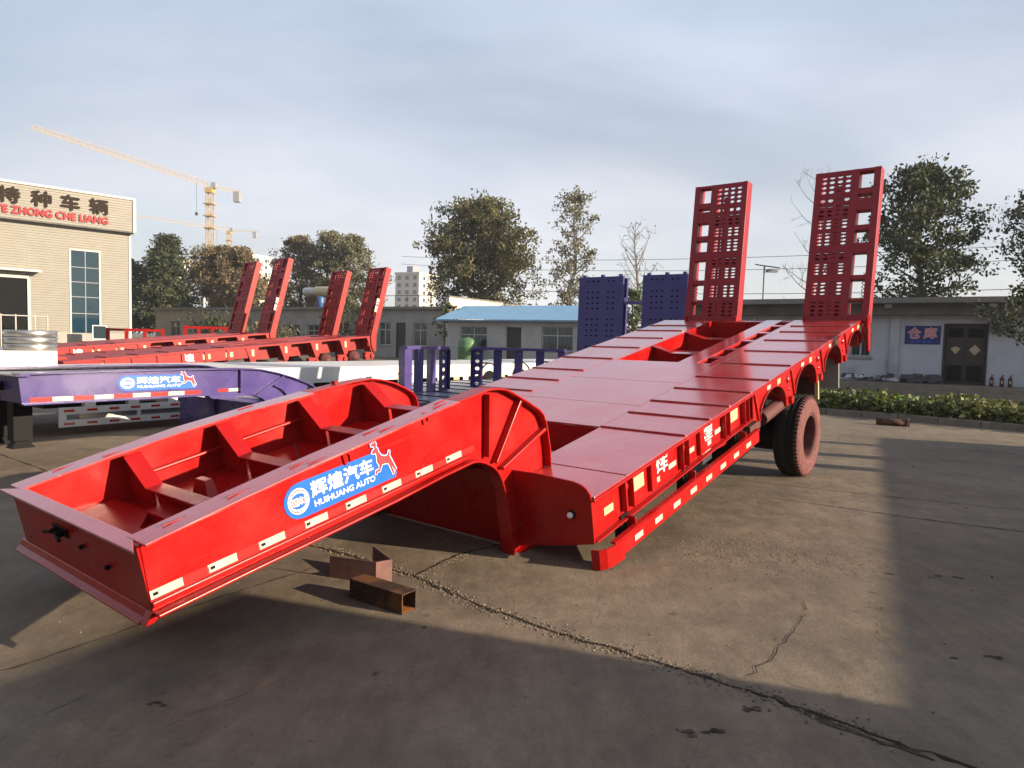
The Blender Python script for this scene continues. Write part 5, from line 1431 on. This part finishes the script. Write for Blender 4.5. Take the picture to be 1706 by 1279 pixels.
# ------------------------------------------------------------------ planter
kd = Vector((.71, -.70, 0)).normalized(); kn = Vector((.70, .71, 0))
KO = Vector((5.6, 17.55, 0))
KM = frame(KO, kd, kn, (0, 0, 1))
kb = thing('planter_kerb', 'weathered concrete kerb edging the leafy planter', 'kerb', KM)
for k in range(14):
    MB().box(.75 * k + .008, .75 * (k + 1) - .008, 0 + rnd.uniform(-.008, .008), .14, 0, .13 + rnd.uniform(-.01, .01)).build('kerb_stone', 'kerb', kb)
bed = MB().box(0, 10.5, .142, 2.3, 0, .10).build('planter_soil', 'soil')
bed.matrix_world = KM
tag(bed, kind='structure')
def leaves_mesh(pts, size, m, name, up_=.3, aspect=.6, jitter=.4):
    """one quad leaf at every point, random orientation"""
    n = len(pts); P = np.asarray(pts)
    d = nrs.normal(size=(n, 3)); d[:, 2] = d[:, 2] * .7 + up_; d /= np.linalg.norm(d, axis=1)[:, None]
    r_ = nrs.normal(size=(n, 3)); u = np.cross(d, r_); u /= np.linalg.norm(u, axis=1)[:, None]
    w = np.cross(d, u)
    s = (size * (1 + jitter * nrs.uniform(-1, 1, n)))[:, None] if np.ndim(size) == 0 else size[:, None]
    V = np.stack([P - u * s * .5, P + w * s * aspect * .5, P + u * s * .5, P - w * s * aspect * .5], 1).reshape(-1, 3)
    me = bpy.data.meshes.new(name)
    me.vertices.add(4 * n); me.vertices.foreach_set('co', V.ravel())
    me.loops.add(4 * n); me.loops.foreach_set('vertex_index', np.arange(4 * n, dtype=np.int32))
    me.polygons.add(n); me.polygons.foreach_set('loop_start', np.arange(0, 4 * n, 4, dtype=np.int32)); 
    me.materials.append(M[m]); me.update(calc_edges=True); me.validate()
    return me
# clumps of broad leaves: separate plants along the bed
pl_n = 0
for row, yy in ((0, .55), (1, 1.25)):
    for k in range(11):
        x = .35 + .92 * k + (.4 if row else 0) + rnd.uniform(-.12, .12)
        h_ = rnd.uniform(.18, .44)
        pts = nrs.normal(size=(330, 3)) * np.array([.25, .2, .13]) + np.array([0, 0, h_ * .62])
        pts[:, 2] = np.clip(pts[:, 2], .04, h_ + .12)
        p_ = thing('leafy_plant', 'low broad leafed plant in the ' + ('front' if row == 0 else 'back') + ' row of the kerbed planter', 'plant', KM @ Matrix.Translation((x, yy, .10)), 'plants in the kerbed planter')
        inst(leaves_mesh(pts, .115, ('leaf_bright', 'leaf_green', 'leaf_hedge')[rnd.randrange(3)], 'foliage', up_=.8, aspect=.75), 'foliage', p_)
        st = MB()
        for q in range(9):
            a = rnd.uniform(0, 6.28); st.tube((0, 0, 0), (.2 * math.cos(a), .16 * math.sin(a), h_ * .7), .008, .004, n=4, cap=False)
        st.build('stems', 'leaf_green', p_)

# dry leaves and grit blown over the yard
lp = [(nrs.uniform(-4, 8), nrs.uniform(2.3, 14), .006) for _ in range(260)]
lit = bpy.data.objects.new('leaf_litter', leaves_mesh(lp, .028, 'leaf_brown', 'leaf_litter', up_=3.0))
col.objects.link(lit)
tag(lit, 'scattered dry leaf litter on the concrete', 'leaf litter', kind='stuff')

# ------------------------------------------------------------------ trees
def tree(label, loc, H, rad, prof, leafm, nleaf, lsize, name='tree', base=.2, bark='bark', nb=26, seed=1, spread=.5, clump=.55, group=None, upw=.55, stems=1, thick=1.0):
    r = random.Random(seed)
    t = thing(name, label, 'tree', Matrix.Translation(loc), group)
    tk_ = MB(); ends = []
    for sidx in range(stems):
        lean = Vector((r.uniform(-.06, .06), r.uniform(-.06, .06), 1)) if stems == 1 else Vector((r.uniform(-.35, .35), r.uniform(-.35, .35), 1))
        r0 = (H * .018 + .05) * thick; pts = [Vector((0, 0, 0))]
        n = 7
        for k in range(1, n + 1):
            pts.append(Vector((lean.x * H * k / n * .9 + r.uniform(-.02, .02) * H, lean.y * H * k / n * .9 + r.uniform(-.02, .02) * H, H * .93 * k / n)))
        for k in range(n):
            tk_.tube(pts[k], pts[k + 1], r0 * (1 - .9 * k / n), r0 * (1 - .9 * (k + 1) / n), n=7, cap=False)
        for b in range(nb):
            f = base + (1 - base) * ((b + r.random()) / nb) * .97
            i = min(n - 1, int(f / .93 * n)); p0 = pts[i].lerp(pts[i + 1], min(1, f / .93 * n - i))
            a = b * 2.4 + r.uniform(-.5, .5)
            Lb = rad * prof((f - base) / (1 - base)) * r.uniform(.75, 1.04)
            d = Vector((math.cos(a), math.sin(a), upw * r.uniform(.5, 1.4)))
            p1 = p0 + Vector((d.x * Lb * .55, d.y * Lb * .55, d.z * Lb * .45)); p2 = p0 + Vector((d.x * Lb, d.y * Lb, d.z * Lb * 1.0))
            rb = r0 * .32 * (1 - .6 * f)
            tk_.tube(p0, p1, rb, rb * .6, n=5, cap=False); tk_.tube(p1, p2, rb * .6, rb * .2, n=4, cap=False)
            ends += [p1, p2, p2]
            for q in range(4):
                tt = r.uniform(.35, 1.0); s0 = p0.lerp(p1, tt / .55) if tt < .55 else p1.lerp(p2, (tt - .55) / .45)
                e = s0 + Vector((r.gauss(0, 1), r.gauss(0, 1), r.gauss(.35, .8))) * Lb * .26
                tk_.tube(s0, e, rb * .4, rb * .1, n=4, cap=False)
                ends += [e, s0.lerp(e, .6)]
                if nleaf < 600:
                    for z in range(3):
                        e2 = s0.lerp(e, r.uniform(.4, 1)) + Vector((r.gauss(0, .5), r.gauss(0, .5), r.gauss(.6, .5))) * Lb * .22
                        tk_.tube(s0.lerp(e, .6), e2, rb * .22, rb * .08, n=3, cap=False)
    tk_.build('trunk', bark, t)
    if nleaf:
        E_ = np.array([tuple(e) for e in ends]); idx = nrs.randint(0, len(E_), nleaf)
        cl = clump * (.3 + .6 * nrs.rand(len(E_)))
        keep = nrs.rand(len(E_)) > .08
        idx = idx[keep[idx]]
        P = E_[idx] + np.clip(nrs.normal(size=(len(idx), 3)), -1.25, 1.25) * cl[idx][:, None] * np.array([1, 1, .75])
        inst(leaves_mesh(P, lsize, leafm, 'crown'), 'crown', t)
    return t
dome = lambda f: max(.12, math.sin(math.pi * min(1, (f * .80 + .22))) ** .8)
colm = lambda f: max(.15, (1 - f) ** .6 * (.55 + .9 * f))
cone = lambda f: max(.1, 1.0 - .85 * f)
tree('broad olive tree with a rounded crown behind the blue roof', (-2.9, 64, 0), 13.9, 5.0, dome, 'leaf_olive', 40000, .25, base=.2, nb=64, seed=4, clump=.8)
tree('tall thin poplar with sparse leaves beside the folded blue ramps', (4.6, 58, 0), 13.9, 2.9, colm, 'leaf_grey', 4600, .22, base=.16, nb=40, seed=5, clump=.42, bark='bark_pale', upw=.9)
tree('leafless slender tree just left of the raised far ramp', (10.0, 56, 0), 11.2, 2.6, colm, 'leaf_grey', 90, .2, base=.2, nb=30, seed=8, clump=.35, bark='bark_pale', upw=1.5)
tree('bare branching tree between the two raised red ramps', (15.9, 36.5, 0), 11.0, 2.9, colm, 'leaf_grey', 0, .2, base=.22, nb=24, seed=12, bark='bark_pale', upw=1.0, thick=.55)
tree('dark leafy tree standing right of the near raised ramp', (19.0, 32.5, 0), 10.2, 2.6, dome, 'leaf_dark', 15000, .18, base=.28, nb=40, seed=14, clump=.5)
tree('dark tree cut by the right edge of the picture', (25.2, 31.5, 0), 9.6, 3.0, dome, 'leaf_dark', 13000, .18, base=.42, nb=40, seed=17, clump=.55)
tree('dark green conifer like tree beside the workshop', (-40.0, 80, 0), 12.6, 3.4, cone, 'leaf_dark', 24000, .32, base=.1, nb=54, seed=20, clump=.7)
tree('bushy dark tree touching the workshop corner', (-45.0, 82, 0), 10.0, 3.2, dome, 'leaf_dark', 5000, .45, base=.12, nb=34, seed=21, clump=.7)
tree('brown autumn tree below the crane mast', (-36.0, 84, 0), 12.0, 3.6, dome, 'leaf_brown', 22000, .28, base=.12, nb=42, seed=23, clump=.7)
tree('rusty brown tree left of the far red ramps', (-32.4, 82, 0), 11.8, 3.2, dome, 'leaf_brown', 20000, .28, base=.1, nb=40, seed=25, clump=.65)
tree('dusty tree rising between the far red ramps', (-25.6, 84, 0), 13.6, 3.6, dome, 'leaf_brown', 16000, .27, base=.15, nb=42, seed=27, clump=.6)
tree('grey green tree with thin leaves behind the far ramps', (-21.6, 82, 0), 13.9, 3.5, dome, 'leaf_grey', 16000, .26, base=.15, nb=42, seed=29, clump=.6)
tree('pale leafed tree behind the water heater', (-17.6, 80, 0), 13.2, 3.1, dome, 'leaf_grey', 13000, .26, base=.15, nb=38, seed=31, clump=.6)
tree('low dark tree filling the gap left of the row building', (-29.0, 78, 0), 7.5, 3.4, dome, 'leaf_brown', 5000, .4, base=.05, nb=30, seed=33, clump=.7)
tree('young street tree at the corner of the row building', (-4.75, 51.6, 0), 4.1, 1.25, dome, 'leaf_green', 900, .2, base=.35, nb=16, seed=35, clump=.22, bark='bark_pale')
tree('young tree in front of the row building between the far ramps', (-13.6, 56.0, 0), 4.4, 1.4, dome, 'leaf_dark', 1400, .2, base=.25, nb=18, seed=37, clump=.28)
tree('shaded green tree seen between the folded blue ramps', (8.1, 47, 0), 5.2, 1.8, dome, 'leaf_green', 2000, .22, base=.1, nb=22, seed=39, clump=.35)
tree('small tree with a whitewashed trunk in the planter at right edge', (11.15, 15.0, .1), 2.75, 1.0, dome, 'leaf_dark', 1500, .10, base=.50, nb=20, seed=41, clump=.17, bark='bark_pale')
# scrub at the foot of the workshop
for k, (x, y, h_, w_, m_) in enumerate(((-26.5, 62, 3.4, 1.7, 'leaf_dark'), (-23.4, 60, 2.3, 1.5, 'leaf_olive'), (-20.6, 58, 2.2, 1.5, 'leaf_brown'), (-18.2, 55, 2.0, 1.4, 'leaf_olive'), (-24.6, 65, 3.0, 1.8, 'leaf_brown'), (-21.4, 63, 2.8, 1.8, 'leaf_grey'))):
    b_ = thing('shrub', ('dark bushy shrub at the workshop corner', 'olive shrub next to the dark corner shrub', 'brown shrub in the middle of the scrub row', 'low olive shrub nearest the far ramps', 'tall brown shrub behind the olive one', 'grey leafed shrub at the back of the scrub')[k], 'shrub', Matrix.Translation((x, y, 0)))
    pts = nrs.normal(size=(1400, 3)) * np.array([w_ * .5, w_ * .5, h_ * .24]) + np.array([0, 0, h_ * .5]); pts[:, 2] = np.abs(pts[:, 2])
    inst(leaves_mesh(pts, .26, m_, 'foliage'), 'foliage', b_)
    st = MB()
    for q_ in range(22):
        a = rnd.uniform(0, 6.28); l_ = rnd.uniform(.5, 1.1)
        st.tube((0, 0, 0), (w_ * l_ * math.cos(a) * .7, w_ * l_ * math.sin(a) * .7, h_ * rnd.uniform(.7, 1.15)), .03, .012, n=4, cap=False)
    st.build('branches', 'bark', b_)

# utility post by the scrub
up_ = thing('utility_post', 'pale concrete post standing in the scrub left of the row building', 'post', Matrix.Translation((-29.5, 67, 0)))
MB().tube((0, 0, 0), (0, 0, 4.9), .16, .12, n=10).build('post', 'frame_white', up_)
MB().box(-.3, .3, -.05, .05, 4.3, 4.4).tube((.25, 0, 4.4), (.25, 0, 4.6), .05, n=6).build('cross_arm', 'frame_white', up_)

# power lines
def wire(label, p, q_, sag, r_):
    o = MB(); prev = None
    for k in range(25):
        t = k / 24; pt = Vector(p).lerp(Vector(q_), t); pt.z -= sag * 4 * t * (1 - t)
        if prev: o.tube(prev, pt, r_, n=4, cap=False)
        prev = pt
    w = o.build('power_line', 'wire')
    return tag(w, label, 'cable', 'power lines crossing the sky')
wire('upper thin power line running behind the raised ramps', (-12, 75, 10.2), (38, 42, 8.6), .8, .022)
wire('middle thin power line running behind the raised ramps', (-12, 75, 9.4), (38, 42, 7.7), .9, .022)
wire('lowest power line just above the warehouse roof', (-4, 60, 5.9), (36, 40, 5.6), .5, .025)

# ------------------------------------------------------------------ neighbouring building behind the viewer, whose roofline shades the yard
bdir = Vector((.456, .89, 0)).normalized(); bnor = Vector((.89, -.456, 0)).normalized()
sh_dir = Vector((math.sin(SUN_AZ), math.cos(SUN_AZ), 0))
HB = 2.3
bo = Vector((1.643, 2.865, 0)) + sh_dir * (HB / math.tan(SUN_EL))
NB = thing('storage_shed', 'plain low storage shed outside the picture that casts the foreground shadow', 'building', frame(bo, bdir, -bnor * -1, (0, 0, 1)) if False else frame(bo, bdir, bnor * -1, (0, 0, 1)))
MB().box(.002, 10.2, -9, 0, 0, HB).build('low_wing', 'plaster', NB)
MB().box(-26, 0, -9, 0, 0, HB + .985).build('tall_wing', 'plaster', NB)
for k in range(8):
    MB().box(-24 + 3.1 * k, -22.4 + 3.1 * k, .001, .03, 1.2, 2.1).build('window', 'glass', NB)
for t_, w_ in ((9.1, .16), (7.65, .2), (6.55, .2)):
    MB().tube((t_, -.3, HB), (t_, -.3, HB + 1.9), w_*.8, n=12).build('vent_pipe', 'galv', NB)

# unseen hall added behind the viewer to block low sky and deepen the shade
hall = thing('sky_blocking_hall', 'large dark brick hall added behind the viewer to block the low sky, outside the picture', 'building', frame((-11, -9.5, 0), (.78, -.626, 0), (-.626, -.78, 0), (0, 0, 1)))
MB().box(-24, 20, 0, 14, 0, 9).build('wall', 'hall_brick', hall)
MB().box(-24.4, 20.4, -.4, 14.4, 9.001, 9.4).build('roof_slab', 'tile_roof', hall)
for k in range(9):
    x = -22.5 + 4.7 * k
    f_ = MB().box(x, x + 2.6, -.06, -.002, 2.2, 5.2).build('window', 'frame_white', hall)
    MB().box(x + .12, x + 1.24, -.075, -.061, 2.32, 5.08).box(x + 1.36, x + 2.48, -.075, -.061, 2.32, 5.08).parts('pane', 'glass', f_)

# ------------------------------------------------------------------ thin autumn haze
hm = bpy.data.materials.new('haze')
hm.use_nodes = True
hm.node_tree.nodes.clear()
ho = hm.node_tree.nodes.new('ShaderNodeOutputMaterial')
pv = hm.node_tree.nodes.new('ShaderNodeVolumePrincipled')
pv.inputs['Color'].default_value = (0.80, 0.86, 0.94, 1)
pv.inputs['Density'].default_value = 0.00048
pv.inputs['Anisotropy'].default_value = 0.1
hm.node_tree.links.new(pv.outputs[0], ho.inputs['Volume'])
hz_ = MB().box(-705, 705, -125, 1005, -1, 75).build('haze', hm)
tag(hz_, kind='stuff')

# orient every face outwards once
import bmesh
for me in bpy.data.meshes:
    if me.name.startswith(('crown', 'foliage')): continue
    bm = bmesh.new(); bm.from_mesh(me)
    bmesh.ops.recalc_face_normals(bm, faces=bm.faces)
    bm.to_mesh(me); bm.free()
